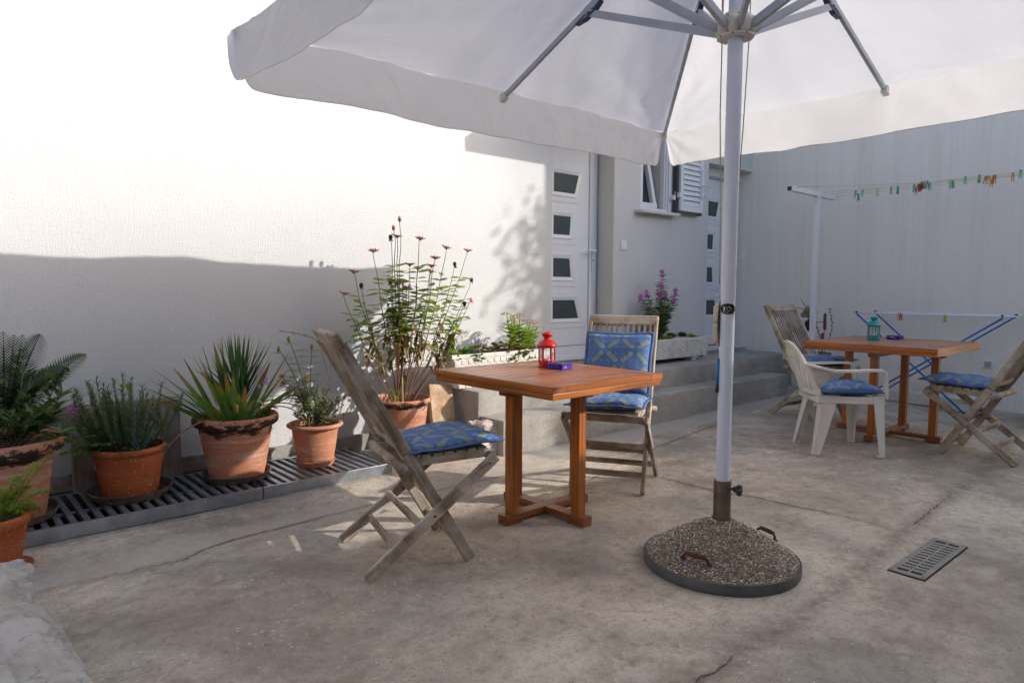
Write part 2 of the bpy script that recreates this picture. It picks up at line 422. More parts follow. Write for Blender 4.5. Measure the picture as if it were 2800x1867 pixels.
t.set(col=c, rough=.8); t.bump(t.noise(co, 110, 3), .2, .002); PLANTER = t.m
t = NT('soil'); co = t.coord(); t.set(col=t.mix(t.ramp(t.noise(co, 60, 5, .7), .4, .65), (.025, .016, .011), (.10, .065, .045)), rough=1.0); t.bump(t.noise(co, 45, 5, .7), 1.0, .02); SOIL = t.m
t = NT('limestone'); co = t.coord(); c = t.mix(t.ramp(t.noise(co, 3.6, 7, .7), .40, .58), (.56, .47, .39), (.82, .78, .72))
c = t.mix(t.math('MULTIPLY', t.ramp(t.noise(co, 5, 6, .7, .5), .56, .66), .40), c, (.25, .23, .22)); c = t.mix(t.math('MULTIPLY', t.ramp(t.noise(co, 22, 5, .7), .58, .66), .45), c, (.20, .18, .17))
vc = t.n('ShaderNodeTexVoronoi', feature='DISTANCE_TO_EDGE'); vm = t.n('ShaderNodeMix', data_type='VECTOR'); vm.inputs[0].default_value = .25; nv = t.n('ShaderNodeTexNoise'); t.l(co, nv.inputs['Vector']); nv.inputs['Scale'].default_value = 4; nv.inputs['Detail'].default_value = 6; t.l(co, vm.inputs[4]); t.l(nv.outputs[1], vm.inputs[5]); t.l(vm.outputs[1], vc.inputs['Vector']); vc.inputs['Scale'].default_value = 5.5
c = t.mix(t.math('MULTIPLY', t.math('MULTIPLY', t.math('SUBTRACT', 1.0, t.ramp(vc.outputs['Distance'], 0, .035)), t.ramp(t.noise(co, 5, 3), .45, .6)), .35), c, (.25, .21, .18))  # dark crevice lines painted into the colour in place of shading
t.set(col=c, rough=.95, spec=.2); t.bump(t.math('ADD', t.noise(co, 20, 9, .75), t.noise(co, 6, 6, .65)), 1.0, .035); ROCK = t.m
t = NT('slab_stone'); co = t.coord(); c = t.mix(t.ramp(t.noise(co, 9, 6, .65), .4, .62), (.36, .23, .13), (.56, .44, .31)); t.set(col=c, rough=.9); t.bump(t.noise(co, 30, 6, .7), .7, .01); SLABST = t.m

def mk_cushion():
    t = NT('cushion_print'); sep = t.n('ShaderNodeSeparateXYZ'); t.l(t.tc.outputs['UV'], sep.inputs[0])
    P = .185
    def cell(o, off): return t.math('SUBTRACT', t.math('FRACT', t.math('ADD', t.math('DIVIDE', o, P), off)), .5)
    x = cell(sep.outputs[0], .2); y = cell(sep.outputs[1], .2)
    ax = t.math('ABSOLUTE', x); ay = t.math('ABSOLUTE', y)
    diag = t.math('ABSOLUTE', t.math('SUBTRACT', ax, ay)); su = t.math('ADD', ax, ay)
    bar = t.math('MULTIPLY', t.math('LESS_THAN', diag, .105), t.math('MULTIPLY', t.math('GREATER_THAN', su, .16), t.math('LESS_THAN', su, .84)))
    x2 = t.math('SUBTRACT', .5, ax); y2 = ay
    def sq(a, b): return t.math('MULTIPLY', t.math('LESS_THAN', t.math('MAXIMUM', a, b), .165), t.math('GREATER_THAN', t.math('ADD', a, b), .20))
    q = t.math('MAXIMUM', sq(x2, y2), sq(ax, t.math('SUBTRACT', .5, ay)))
    co = t.coord(); n = t.noise(co, 14, 4)
    blue = t.mix(n, (.060, .125, .32), (.085, .165, .38)); green = t.mix(n, (.17, .235, .20), (.22, .285, .245)); g2 = t.mix(.5, blue, green)
    c = t.mix(q, blue, g2); c = t.mix(bar, c, green)
    t.set(col=c, rough=.75, spec=.3)
    t.bump(t.math('ADD', t.noise(co, 11, 3, .5, 1.0), t.math('MULTIPLY', t.noise(co, 700, 1), .02)), .5, .012)
    return t.m
CUSH = mk_cushion()
CUSH_PIPE = plain('cushion_piping', (.05, .10, .26), .7)
WHITEPL = plain('white_garden_plastic', (.72, .70, .66), .38, vary=.05, scale=6, bump=.05, bscale=200)
REDM = plain('red_enamel', (.52, .012, .012), .3, vary=.08); TEALM = plain('teal_enamel', (.01, .27, .28), .3, vary=.08)
t = NT('lantern_glass'); t.set(col=(.9, .9, .9), rough=.08, trans=.85, ior=1.1); t.set(alpha=.55); LGLASS = t.m
t = NT('cobalt_glass'); t.set(col=(.03, .012, .42), rough=.06, trans=.45, ior=1.45, spec=.6); COBALT = t.m
CANDLE = plain('tealight_wax', (.75, .5, .5), .5)
BLUETUBE = plain('blue_rack_tube', (.01, .14, .42), .35); WHITETUBE = plain('white_rack_tube', (.74, .74, .76), .35)
BROWNCAP = plain('brown_cap', (.035, .018, .014), .5)
GREYPOT = plain('grey_vase', (.16, .165, .17), .6)
LINE = plain('yellow_line', (.50, .46, .12), .6)
PINS = {'red': plain('pin_red', (.36, .015, .03), .35), 'teal': plain('pin_teal', (.03, .42, .30), .35), 'pale': plain('pin_pale', (.56, .56, .30), .4),
        'orange': plain('pin_orange', (.60, .20, .02), .35), 'yellow': plain('pin_yellow', (.52, .38, .03), .35), 'green': plain('pin_green', (.14, .33, .18), .4)}
WHITEINK = plain('white_ink', (.8, .8, .8), .5); REDINK = plain('red_ink', (.6, .02, .08), .5)

IRIS = leafmat('iris_leaf', (.06, .16, .035), (.13, .25, .05), tip=(.30, .12, .035), tipat=.76, trans=.28)
DRYLEAF = leafmat('dry_leaf', (.35, .19, .07), (.45, .27, .11), trans=.25)
PALMG = leafmat('palm_leaf', (.022, .07, .018), (.045, .11, .03), rough=.4, trans=.15, tip=(.2, .15, .05), tipat=1.05)
CYCAD = leafmat('cycad_leaf', (.018, .045, .014), (.04, .075, .02), rough=.4, trans=.12)
ROSEM = leafmat('rosemary_leaf', (.12, .19, .085), (.20, .28, .14), trans=.2)
OLEA = leafmat('broad_leaf', (.045, .11, .03), (.10, .185, .05), trans=.25)
BRIGHT = leafmat('bright_leaf', (.09, .22, .02), (.16, .32, .03), trans=.35)
FERN = leafmat('fern_leaf', (.17, .32, .015), (.27, .42, .03), brown=(.16, .08, .02), bfac=.62, trans=.35, scale=14)
ZLEAF = leafmat('zinnia_leaf', (.13, .25, .035), (.27, .36, .06), brown=(.36, .31, .06), bfac=.6, trans=.45)
ZDEAD = leafmat('zinnia_dead_leaf', (.13, .075, .03), (.22, .13, .055), trans=.2)
MARIL = leafmat('marigold_leaf', (.10, .17, .03), (.17, .24, .05), trans=.3)
SHRUBL = leafmat('small_shrub_leaf', (.075, .10, .045), (.14, .17, .085), brown=(.16, .10, .05), bfac=.6, trans=.2)
AGAVE = leafmat('agave_leaf', (.07, .12, .12), (.10, .155, .15), trans=.05)
SEDUM = leafmat('sedum_leaf', (.32, .46, .06), (.45, .58, .11), trans=.3)
SEDRED = leafmat('red_succulent', (.17, .05, .03), (.12, .16, .035), trans=.2, scale=18)
SEDFL = plain('sedum_bloom', (.52, .33, .26), .8, vary=.35, scale=60)
SEDFL2 = plain('sedum_bloom_green', (.34, .36, .10), .8, vary=.35, scale=60)
STEMR = plain('red_stem', (.17, .065, .045), .6, vary=.3); STEMG = plain('green_stem', (.14, .2, .05), .6); BARK = plain('brown_twig', (.14, .10, .07), .8, vary=.3)
PINK = leafmat('pink_petal', (.52, .07, .18), (.60, .12, .25), trans=.3); DUSTY = leafmat('dusty_red_petal', (.40, .06, .08), (.50, .12, .13), trans=.25)
MAG = leafmat('magenta_petal', (.52, .04, .42), (.62, .08, .5), trans=.3); LILAC = leafmat('lilac_petal', (.45, .18, .60), (.52, .25, .66), trans=.3)
YELL = leafmat('yellow_petal', (.75, .42, .01), (.85, .55, .02), trans=.2); ORAN = leafmat('orange_petal', (.65, .22, .01), (.75, .32, .01), trans=.2)
DEADH = plain('dead_flower_head', (.055, .022, .015), .9, vary=.3, scale=60); CREAM = leafmat('cream_petal', (.62, .56, .40), (.7, .66, .52), trans=.3)
CATT = plain('cattail_brown', (.16, .06, .03), .95, bump=.4, bscale=300)
TREEL = leafmat('tree_leaf', (.04, .09, .02), (.08, .14, .03), trans=.25)
# ---------------------------------------------------------------- courtyard floor
CR_A = [(1.2, -3.40), (1.45, -3.33), (1.73, -3.27), (1.82, -3.275), (1.94, -3.265), (2.12, -3.27), (2.4, -3.29), (2.72, -3.27), (3.07, -3.25), (3.64, -3.21), (4.17, -3.18), (4.76, -3.16), (5.3, -3.15), (6.2, -3.05), (7.6, -2.93)]
CR_B = [(3.48, -1.9), (3.48, -2.25), (3.56, -2.45), (3.58, -2.68), (3.62, -2.9), (3.61, -3.05), (3.63, -3.21)]
CR_C = [(-.4, -1.25), (.4, -1.24), (.51, -1.27), (.73, -1.27), (.85, -1.28), (.95, -1.22), (1.1, -1.18), (1.31, -1.17), (1.81, -1.15), (2.3, -1.17), (2.9, -1.2)]
CR_D = [(2.3, -1.62), (2.71, -1.64), (3.12, -1.61), (3.58, -1.47), (4.1, -1.38), (5.14, -1.22), (6.6, -1.15)]
def jag(poly, step=.03, amp=.012, seed=0):
    out = []; rnd = random.Random(seed)
    for a, b in zip(poly, poly[1:]):
        a = Vector(a); b = Vector(b); n = max(1, int((b-a).length/step)); d = (b-a).normalized(); s = Vector((-d.y, d.x))
        for i in range(n): out.append(a.lerp(b, i/n) + s*rnd.uniform(-amp, amp))
    out.append(Vector(poly[-1])); return out
xs = np.concatenate([[-60, -20, -6, -2.5, -1.2], np.arange(-.7, 8.01, .022), [9, 14, 30, 60]])
ys = np.concatenate([[-60, -25, -9, -6, -5], np.arange(-4.6, .31, .022), [3, 10, 30, 60]])
nx, ny = len(xs), len(ys)
GX, GY = np.meshgrid(xs, ys)
def polydist(poly):
    best = np.full(GX.shape, 9.0)
    for a, b in zip(poly, poly[1:]):
        dx, dy = b[0]-a[0], b[1]-a[1]; L2 = dx*dx+dy*dy+1e-9
        tt = np.clip(((GX-a[0])*dx + (GY-a[1])*dy)/L2, 0, 1)
        best = np.minimum(best, np.hypot(GX-a[0]-tt*dx, GY-a[1]-tt*dy))
    return best
dirt = np.clip(1-polydist(CR_A)/.075, 0, 1)*.75
dirt = np.maximum(dirt, np.clip(1-polydist(CR_B)/.045, 0, 1)*.6)
dirt = np.maximum(dirt, np.clip(1-polydist([(-.4, -.70), (2.3, -.70)])/.05, 0, 1)*.8)
dirt = np.maximum(dirt, np.clip(1-polydist(CR_C)/.03, 0, 1)*.6)
dirt = np.maximum(dirt, np.clip(1-polydist([(3.05, -.86), (7.2, -.86)])/.03, 0, 1)*.6)
fdist = GX*math.cos(HEAD) + (GY-CAM.y)*math.sin(HEAD)
GZ = .014*np.clip(fdist-3.6, 0, 6)
GZ = np.where(np.abs(GX) > 8.5, 0, GZ)
verts = np.stack([GX, GY, GZ], -1).reshape(-1, 3)
fv = verts.tolist()
for i, p in enumerate(fv):
    if -1 < p[0] < 8 and -4.6 < p[1] < .3: p[2] += noise.noise((p[0]*1.4, p[1]*1.4, 0))*.004 + noise.noise((p[0]*9, p[1]*9, 3))*.0012
idx = np.arange(nx*ny).reshape(ny, nx)
fa = np.stack([idx[:-1, :-1], idx[:-1, 1:], idx[1:, 1:], idx[1:, :-1]], -1).reshape(-1, 4).tolist()
me = bpy.data.meshes.new('courtyard_floor'); me.from_pydata(fv, [], fa); me.materials.append(CONCRETE)
at = me.attributes.new('dirt', 'FLOAT', 'POINT'); at.data.foreach_set('value', dirt.reshape(-1).astype(np.float32))
floor = link('courtyard_floor', me, smooth=True); tag(floor, kind='structure')
def crackmesh(poly, w, seed, gaps=.25):
    mb = MB(); pts = jag(poly, .025, .009, seed); rnd = random.Random(seed)
    for a, b in zip(pts, pts[1:]):
        k = noise.noise((a.x*1.1, a.y*1.1, seed))
        if k < -gaps: continue
        w1 = w*(.35+rnd.random()*.9)*(1+k); d = (b-a).normalized(); s = Vector((-d.y, d.x))*w1/2
        z0 = ground(a.x, a.y)+.0022; z1 = ground(b.x, b.y)+.0022
        mb.quad([(a.x-s.x, a.y-s.y, z0), (b.x-s.x, b.y-s.y, z1), (b.x+s.x, b.y+s.y, z1), (a.x+s.x, a.y+s.y, z0)])
    return mb
CRK = plain('crack_shadow_dirt', (.12, .095, .07), 1.0, vary=.4, scale=40)
for poly, w, sd_, gp in ((CR_A[:5], .006, 1, .2), (CR_A[4:], .006, 2, .1), (CR_B, .006, 3, .2), (CR_C, .006, 4, .25), (CR_D, .006, 5, .25)):
    crackmesh(poly, w, sd_, gp).build('crack', CRK, floor)

# ---------------------------------------------------------------- white house
def rough_box(name, x0, x1, y0, y1, z0, z1, mat, parent, cell=.03, amp=.003, chip=.01, seed=0, sub=None):
    nx_, ny_, nz_ = [max(2, int((b-a)/cell)) for a, b in ((x0, x1), (y0, y1), (z0, z1))]
    mb = MB(); vid = {}
    def vert(i, j, k):
        key = (i, j, k)
        if key not in vid:
            x = x0+(x1-x0)*i/nx_; y = y0+(y1-y0)*j/ny_; z = z0+(z1-z0)*k/nz_
            e = sum((i in (0, nx_), j in (0, ny_), k in (0, nz_)))
            n = noise.noise_vector((x*9+seed, y*9, z*9))*amp
            p = Vector((x, y, z)) + n
            if e >= 2:
                c = chip*(.25+max(0, noise.noise((x*22+seed, y*22, z*22)))*1.6)
                ctr = Vector(((x0+x1)/2, (y0+y1)/2, (z0+z1)/2))
                if i in (0, nx_): p.x += (1 if i == 0 else -1)*c
                if j in (0, ny_): p.y += (1 if j == 0 else -1)*c
                if k in (0, nz_): p.z += (1 if k == 0 else -1)*c
            vid[key] = len(mb.v); mb.v.append(tuple(p))
        return vid[key]
    for a in range(nx_):
        for b in range(ny_):
            mb.face((vert(a, b, 0), vert(a, b+1, 0), vert(a+1, b+1, 0), vert(a+1, b, 0)))
            mb.face((vert(a, b, nz_), vert(a+1, b, nz_), vert(a+1, b+1, nz_), vert(a, b+1, nz_)))
    for a in range(nx_):
        for c in range(nz_):
            mb.face((vert(a, 0, c), vert(a+1, 0, c), vert(a+1, 0, c+1), vert(a, 0, c+1)))
            mb.face((vert(a, ny_, c), vert(a, ny_, c+1), vert(a+1, ny_, c+1), vert(a+1, ny_, c)))
    for b in range(ny_):
        for c in range(nz_):
            mb.face((vert(0, b, c), vert(0, b, c+1), vert(0, b+1, c+1), vert(0, b+1, c)))
            mb.face((vert(nx_, b, c), vert(nx_, b+1, c), vert(nx_, b+1, c+1), vert(nx_, b, c+1)))
    return mb.build(name, mat, parent, smooth=True, angle=50)

house = thing('white_house', 'white rendered house wall with two panelled doors and a shuttered window behind the terrace', 'house', (0, 0, 0))
mb = MB()
def wbox(x0, x1, z0, z1): mb.box(x0, x1, 0, .3, z0, z1)
wbox(-5, 4.35, -.2, 3.9); wbox(5.2, 5.6, -.2, 3.9); wbox(6.13, 6.83, -.2, 3.9)
wbox(4.35, 5.2, 2.75, 3.9); wbox(4.35, 5.2, -.2, .46); wbox(5.6, 6.13, -.2, 1.965); wbox(5.6, 6.13, 3.05, 3.9)
wbox(6.83, 7.77, -.2, .47); wbox(6.83, 7.77, 2.60, 3.9)
mb.box(-5, 7.77, 4.2, 4.5, -.2, 3.9); mb.box(-5, -4.7, .3, 4.2, -.2, 3.9)
mb.build('wall', STUCCO, house)
MB().box(5.196, 5.2, .003, .2, .46, 2.75).build('door_reveal', STUCCO_R, house)
MB().box(-5.2, 7.9, -.25, 4.7, 3.9, 4.05).build('roof', TERRA_PLAIN, house)
MB().box(4.29, 5.35, -.9, -.001, 2.89, 3.0).build('door_canopy', STUCCO, house, bevel=.006)

def prism(mb, poly, y0, y1):
    """polygon in XZ pushed from y1 (back) to y0 (front, nearer the yard)"""
    n = len(poly); b = len(mb.v)
    mb.v += [(x, y0, z) for x, z in poly] + [(x, y1, z) for x, z in poly]
    mb.face(range(b, b+n)); mb.face(range(b+2*n-1, b+n-1, -1))
    for i in range(n):
        j = (i+1) % n; mb.face((b+j, b+i, b+n+i, b+n+j))
def grow(poly, d):
    """grow a clockwise-from-top-left trapezoid outward by d"""
    n = len(poly); out = []
    c = (sum(p[0] for p in poly)/n, sum(p[1] for p in poly)/n)
    L = []
    for i in range(n):
        a = Vector(poly[i]); b = Vector(poly[(i+1) % n]); dd = (b-a).normalized(); nn = Vector((-dd.y, dd.x))
        if nn.dot(Vector(c)-a) > 0: nn = -nn
        L.append((a+nn*d, dd))
    for i in range(n):
        (p, u), (q, v) = L[i-1], L[i]
        k = ((q-p).x*v.y-(q-p).y*v.x)/(u.x*v.y-u.y*v.x); out.append(tuple(p+u*k))
    return out
def ring(mb, inner, outer, y0, y1, yi=None):
    n = len(inner); b = len(mb.v); yi = y0 if yi is None else yi
    mb.v += [(x, yi, z) for x, z in inner] + [(x, y0, z) for x, z in outer] + [(x, y1, z) for x, z in inner] + [(x, y1, z) for x, z in outer]
    for i in range(n):
        j = (i+1) % n
        mb.face((b+i, b+n+i, b+n+j, b+j)); mb.face((b+n+i, b+3*n+i, b+3*n+j, b+n+j)); mb.face((b+i, b+j, b+2*n+j, b+2*n+i))
def make_door(x0, x1, zb, zt, panes, hx, hz, Yd, seam, right=True):
    d = MB(); d.box(x0, x1, Yd, Yd+.045, seam+.004, zt); 
    d.box(x0, x1, Yd, Yd+.045, zb+.012, seam-.002)
    door = d.build('door', PVC, house, bevel=.003)
    d = MB(); d.box(x0, x1, Yd-.012, Yd, zb+.012, zb+.045); d.box(x0, x1, Yd-.006, Yd, zb+.045, zb+.06); d.build('weather_bar', PVC, door, bevel=.003)
    for p in panes:
        o = grow(p, .036); oo = grow(p, .062)
        m = MB(); ring(m, p, o, Yd-.014, Yd, Yd-.006); m.build('pane_trim', PVC, door, bevel=.002)
        m = MB(); q = [(x0+.03, o[0][1]+.055), (o[1][0]+.045, o[1][1]+.055), (o[2][0]+.045, o[2][1]-.055), (x0+.03, o[3][1]-.055)]
        ring(m, o, q, Yd-.005, Yd); m.build('raised_panel', PVC, door, bevel=.002)
        m = MB(); prism(m, p, Yd-.0035, Yd+.001); m.build('pane', PANE, door)
    fr = MB(); fr.box(x1+.006, x1+.075, Yd-.012, Yd+.05, zb, zt+.08); fr.box(x1+.079, x1+.12, Yd-.004, Yd+.05, zb, zt+.08)
    fr.box(x0-.07, x1+.004, Yd-.012, Yd+.05, zt+.006, zt+.08); fr.box(x0-.06, x0-.006, Yd-.012, Yd+.05, zb, zt+.004)
    fr.build('door_frame', PVC, door, bevel=.003)
    MB().box(x0-.1, x1+.13, Yd+.052, Yd+.056, zb, zt+.1).build('gap_dark_slab', BLACK, door)  # black slab behind the leaf so the gaps look dark
    MB().box(x0, x1, Yd-.02, Yd+.05, zb-.005, zb+.01).build('threshold', ALU_DIRTY, door)
    if hx:
        h = MB(); h.box(hx-.016, hx+.016, Yd-.024, Yd-.012, hz-.19, hz+.10); hp = h.build('handle_plate', PVC, door, bevel=.008, seg=3)
        h = MB(); h.tube([(hx, Yd-.02, hz), (hx, Yd-.06, hz), (hx-.02, Yd-.07, hz), (hx-.125, Yd-.07, hz)], .0095, 10); h.build('handle', PVC, door, smooth=True)
        MB().box(hx-.004, hx+.004, Yd-.0255, Yd-.024, hz-.10, hz-.075).build('keyhole', BLACK, door)
P1 = [[(4.565, 2.261), (4.904, 2.261), (4.848, 2.084), (4.565, 2.084)], [(4.565, 1.865), (4.799, 1.865), (4.784, 1.689), (4.565, 1.689)],
      [(4.565, 1.467), (4.784, 1.467), (4.806, 1.291), (4.565, 1.291)], [(4.565, 1.071), (4.858, 1.071), (4.919, .894), (4.565, .894)]]
make_door(4.42, 5.055, .478, 2.66, P1, 5.105, 1.55, .2, .628)
P2 = [[(7.142, 2.22), (7.36, 2.22), (7.311, 2.047), (7.142, 2.047)], [(7.142, 1.831), (7.263, 1.831), (7.252, 1.658), (7.142, 1.658)],
      [(7.145, 1.443), (7.255, 1.443), (7.271, 1.268), (7.145, 1.268)], [(7.15, 1.052), (7.328, 1.052), (7.37, .879), (7.15, .879)]]
make_door(6.95, 7.60, .507, 2.48, P2, None, 0, .2, .612)
MB().box(6.84, 7.768, .15, .3, 2.50, 2.598).build('lintel_panel', PVC, house, bevel=.003)
MB().box(6.785, 7.69, -.035, .2, .474, .503).build('door_sill', MARBLE, house, bevel=.004)
MB().box(4.352, 5.198, .001, .19, .455, .472).build('door_sill', ALU_DIRTY, house, bevel=.003)

# window: frame, tilted sash, stone sill, folded-back shutter
wf = MB(); wf.box(5.602, 5.645, .0, .07, 1.98, 3.03); wf.box(6.04, 6.128, .03, .09, 1.98, 3.03); wf.box(6.082, 6.128, -.004, .028, 1.98, 3.03)
wf.box(6.058, 6.074, .012, .028, 1.98, 3.03)
wf.box(5.645, 6.058, .0, .07, 1.98, 2.012); wf.box(5.645, 6.04, .0, .07, 2.99, 3.03)
win = wf.build('window', PVC, house, bevel=.003)
sb_, st_ = Vector((5.65, .09, 2.03)), Vector((5.65, .25, 2.98))
m = MB(); m.beam(sb_+Vector((.30, 0, 0)), st_+Vector((.235, 0, 0)), .05, .05, up=(0, 1, 0)); m.beam(sb_+Vector((0, 0, .02)), sb_+Vector((.325, 0, .02)), .05, .05)
m.beam(sb_+Vector((.01, 0, 0)), st_+Vector((.01, 0, 0)), .04, .05, up=(0, 1, 0)); m.build('sash', PVC, win, bevel=.003)
m = MB(); m.quad([sb_+Vector((0, .03, 0)), sb_+Vector((.31, .03, 0)), st_+Vector((.25, .03, 0)), st_+Vector((0, .03, 0))]); m.build('glass', GLASSDK, win)
MB().box(6.034, 6.04, .093, .36, 1.98, 3.03).build('inner_reveal', BLIND, win)
MB().box(5.6, 6.13, .50, .505, 1.9, 3.05).build('dark_room_panel', BLACK, win)  # black panel painted in place of the unlit room
MB().box(5.52, 6.175, -.09, .0, 1.947, 1.976).build('window_sill', MARBLE, house, bevel=.004)
sx0, sx1, sz0, sz1 = 6.185, 6.60, 2.012, 3.1
m = MB(); m.box(sx0, sx0+.05, -.082, -.045, sz0, sz1); m.box(sx1-.055, sx1, -.082, -.045, sz0, sz1)
m.box(sx0+.05, sx1-.055, -.082, -.045, sz0, sz0+.062); m.box(sx0+.05, sx1-.055, -.082, -.045, sz1-.06, sz1)
shut = m.build('shutter', PVC, house, bevel=.003)
slat0 = None
for i in range(18):
    z = sz0+.075+i*.0545
    if z > sz1-.09: break
    if slat0 is None:
        m = MB(); m.beam((sx0+.052, -.066, 0), (sx1-.057, -.066, 0), .062, .007, up=(0, -.9, .35)); slat0 = m.build('slat', PVC, shut, loc=(0, 0, z+.018)); so = slat0
    else:
        so = slat0.copy(); COL.objects.link(so); so.location = (0, 0, z+.018)
MB().box(sx0-.045, sx0-.012, -.06, -.012, sz0-.02, sz1).build('shutter_rail', DKGREY, shut)
m = MB(); m.box(sx0-.03, sx1-.01, -.035, -.02, sz0-.03, sz0-.022); m.box(sx1-.018, sx1-.01, -.08, -.02, sz0-.03, sz0+.0); m.box(sx0-.012, sx1-.01, -.04, -.012, sz0-.018, sz1); m.build('stay_bar', ALU_DIRTY, shut)
for zz in (2.12, 2.9):
    m = MB(); m.box(6.10, 6.15, -.05, -.005, zz, zz+.05); m.box(6.15, 6.20, -.092, -.03, zz+.025, zz+.075); m.tube([(6.15, -.04, zz-.01), (6.15, -.04, zz+.09)], .012, 8); m.build('hinge', PVC, shut, bevel=.002)
m = MB(); m.box(sx1-.045, sx1-.01, -.10, -.083, 2.17, 2.48); m.tube([(sx1-.06, -.1, 2.30), (sx1-.03, -.135, 2.31), (sx1+.07, -.13, 2.295)], .011, 8); m.tube([(sx1, -.095, 2.2), (sx1, -.13, 2.2)], .01, 8); m.build('latch', PVC, shut, bevel=.002)
def switch(parent, wm, w=.085, two=True):
    m = MB(); m.box(-w/2, w/2, -.010, 0, -w/2, w/2); o = m.build('light_switch', PVC_W, parent, bevel=.003); o.matrix_local = wm
    if two:
        m = MB(); m.box(-.028, -.001, -.0145, -.010, -.028, .028); m.box(.001, .028, -.0145, -.010, -.028, .028); r = m.build('rocker', PVC_W, o, bevel=.002)
    else:
        m = MB(); m.box(-.028, .028, -.0145, -.010, -.028, .028); m.build('rocker', PVC_W, o, bevel=.002)
    return o
switch(house, Matrix.Translation((5.35, 0, 1.612)), .09, False)

# ---------------------------------------------------------------- side house (stained wall) and unseen neighbours shaped or added for the light
side = thing('side_house', 'tall rain-streaked grey-white wall closing the terrace on the right', 'house', (7.77, -1.5, 0))
MB().box(0, 4.2, -1.93, 3.4, -.2, 4.75).build('wall', STUCCO_C, side)
MB().box(-.12, 4.3, -2.03, 3.5, 4.75, 4.9).build('roof', TERRA_PLAIN, side)
RZ = Matrix.Rotation(-PI/2, 4, 'Z')     # local -Y (front) turned to face -X
switch(side, Matrix.Translation((-.001, -1.5+1.5+1.613, 1.598)) @ RZ, .085)
sk_ = MB().box(-.042, .042, -.012, 0, -.038, .038).build('wall_socket', PVC_W, side, bevel=.003); sk_.matrix_local = Matrix.Translation((-.001, -1.027, .475)) @ RZ
m = MB(); m.box(-.029, .029, -.016, -.012, -.029, .029); m.build('socket_face', plain('socket_grey', (.40, .39, .38), .5), sk_, bevel=.002)
m = MB(); n_ = 20; m.lathe([(.020, 0), (.0185, .001)], 20); so = m.build('socket_ring', DKGREY, sk_); so.rotation_euler = (PI/2, 0, 0); so.location = (0, -.0165, 0)
m = MB(); m.box(-.012, -.008, -.0175, -.016, -.002, .002); m.box(.008, .012, -.0175, -.016, -.002, .002); m.box(-.002, .002, -.0175, -.016, -.017, -.013); m.build('socket_hole', BLACK, sk_)

south = thing('neighbour_house', 'unseen stone house behind the viewer, its heights and gap shaped for the shadows it casts', 'house', (0, -6.6, 0))
m = MB(); m.box(-7, 6.42, -4, 0, -.2, 3.9); m.box(6.42, 9.25, -4, 0, -.2, 3.45); m.box(9.75, 11.5, -4, 0, -.2, 3.45); m.build('wall', STONE_W, south)  # stepped heights and gap shaped to shade and dapple the yard
m = MB(); m.box(-7.1, 6.42, -4.1, 0.0, 3.9, 3.95); m.box(6.42, 9.25, -4.1, 0.0, 3.45, 3.50); m.box(9.75, 11.6, -4.1, 0, 3.45, 3.5); m.build('roof', TERRA_PLAIN, south)

west = thing('west_light_blocker', 'unseen stone block added at the left end of the yard to block low sky light', 'house', (-4.6, -5.5, 0))
MB().box(-4, 0, -5, 5.45, -.2, 4.6).build('wall', STONE_W, west)  # added to keep low western sky light off the left wall
MB().box(-4.1, .1, -5.1, 5.45, 4.6, 4.72).build('roof', TERRA_PLAIN, west)
# ---------------------------------------------------------------- steps
steps = thing('concrete_steps', 'two long rough concrete steps below the house doors', 'steps', (3.04, -.85, 0))
rough_box('upper_step', .0, 4.728, .262, .848, -.05, .44, STEP, steps, .035, .003, .009, 1)
rough_box('lower_step', .015, 4.13, .005, .262, -.05, .265, STEP, steps, .035, .003, .009, 5)
# low plinth along the wall
rough_box('wall_plinth', -5, 3.03, -.055, -.001, -.05, .132, STEP, house, .05, .002, .005, 9)

# ---------------------------------------------------------------- drain grille in the floor
z0 = ground(3.3, -3.4)
dg = thing('floor_drain', 'slotted grey metal drain cover set flush in the concrete floor', 'drain cover', (3.045, -3.475, z0+.001), math.radians(-.3))
LX, LY = .555, .138
m = MB(); m.box(-.003, LX+.003, -.004, LY+.003, .0, .0035); m.build('drain_dark_plate', plain('drain_dark', (.03, .022, .017), .9), dg)  # dark plate in place of the shade below the slots
m = MB(); m.box(0, LX, 0, .022, .004, .009); m.box(0, LX, LY-.022, LY, .004, .009); m.box(0, .03, .022, LY-.022, .004, .009); m.box(LX-.03, LX, .022, LY-.022, .004, .009)
m.box(.03, LX-.03, LY/2-.004, LY/2+.004, .004, .009); m.build('frame', ALU_DIRTY, dg, bevel=.001)
pitch = (LX-.06)/13
b0 = MB().box(-pitch*.32, pitch*.32, .022, LY-.022, .004, .0088).build('bar', ALU_DIRTY, dg, loc=(.03+pitch, 0, 0))
for i in range(2, 13):
    b = b0.copy(); COL.objects.link(b); b.location = (.03+pitch*i, 0, 0)
m = MB()
for x in (.012, LX-.012):
    for y in (.011, LY-.011): m.tube([(x, y, .009), (x, y, .0098)], .004, 8)
m.build('screw', DKGREY, dg)

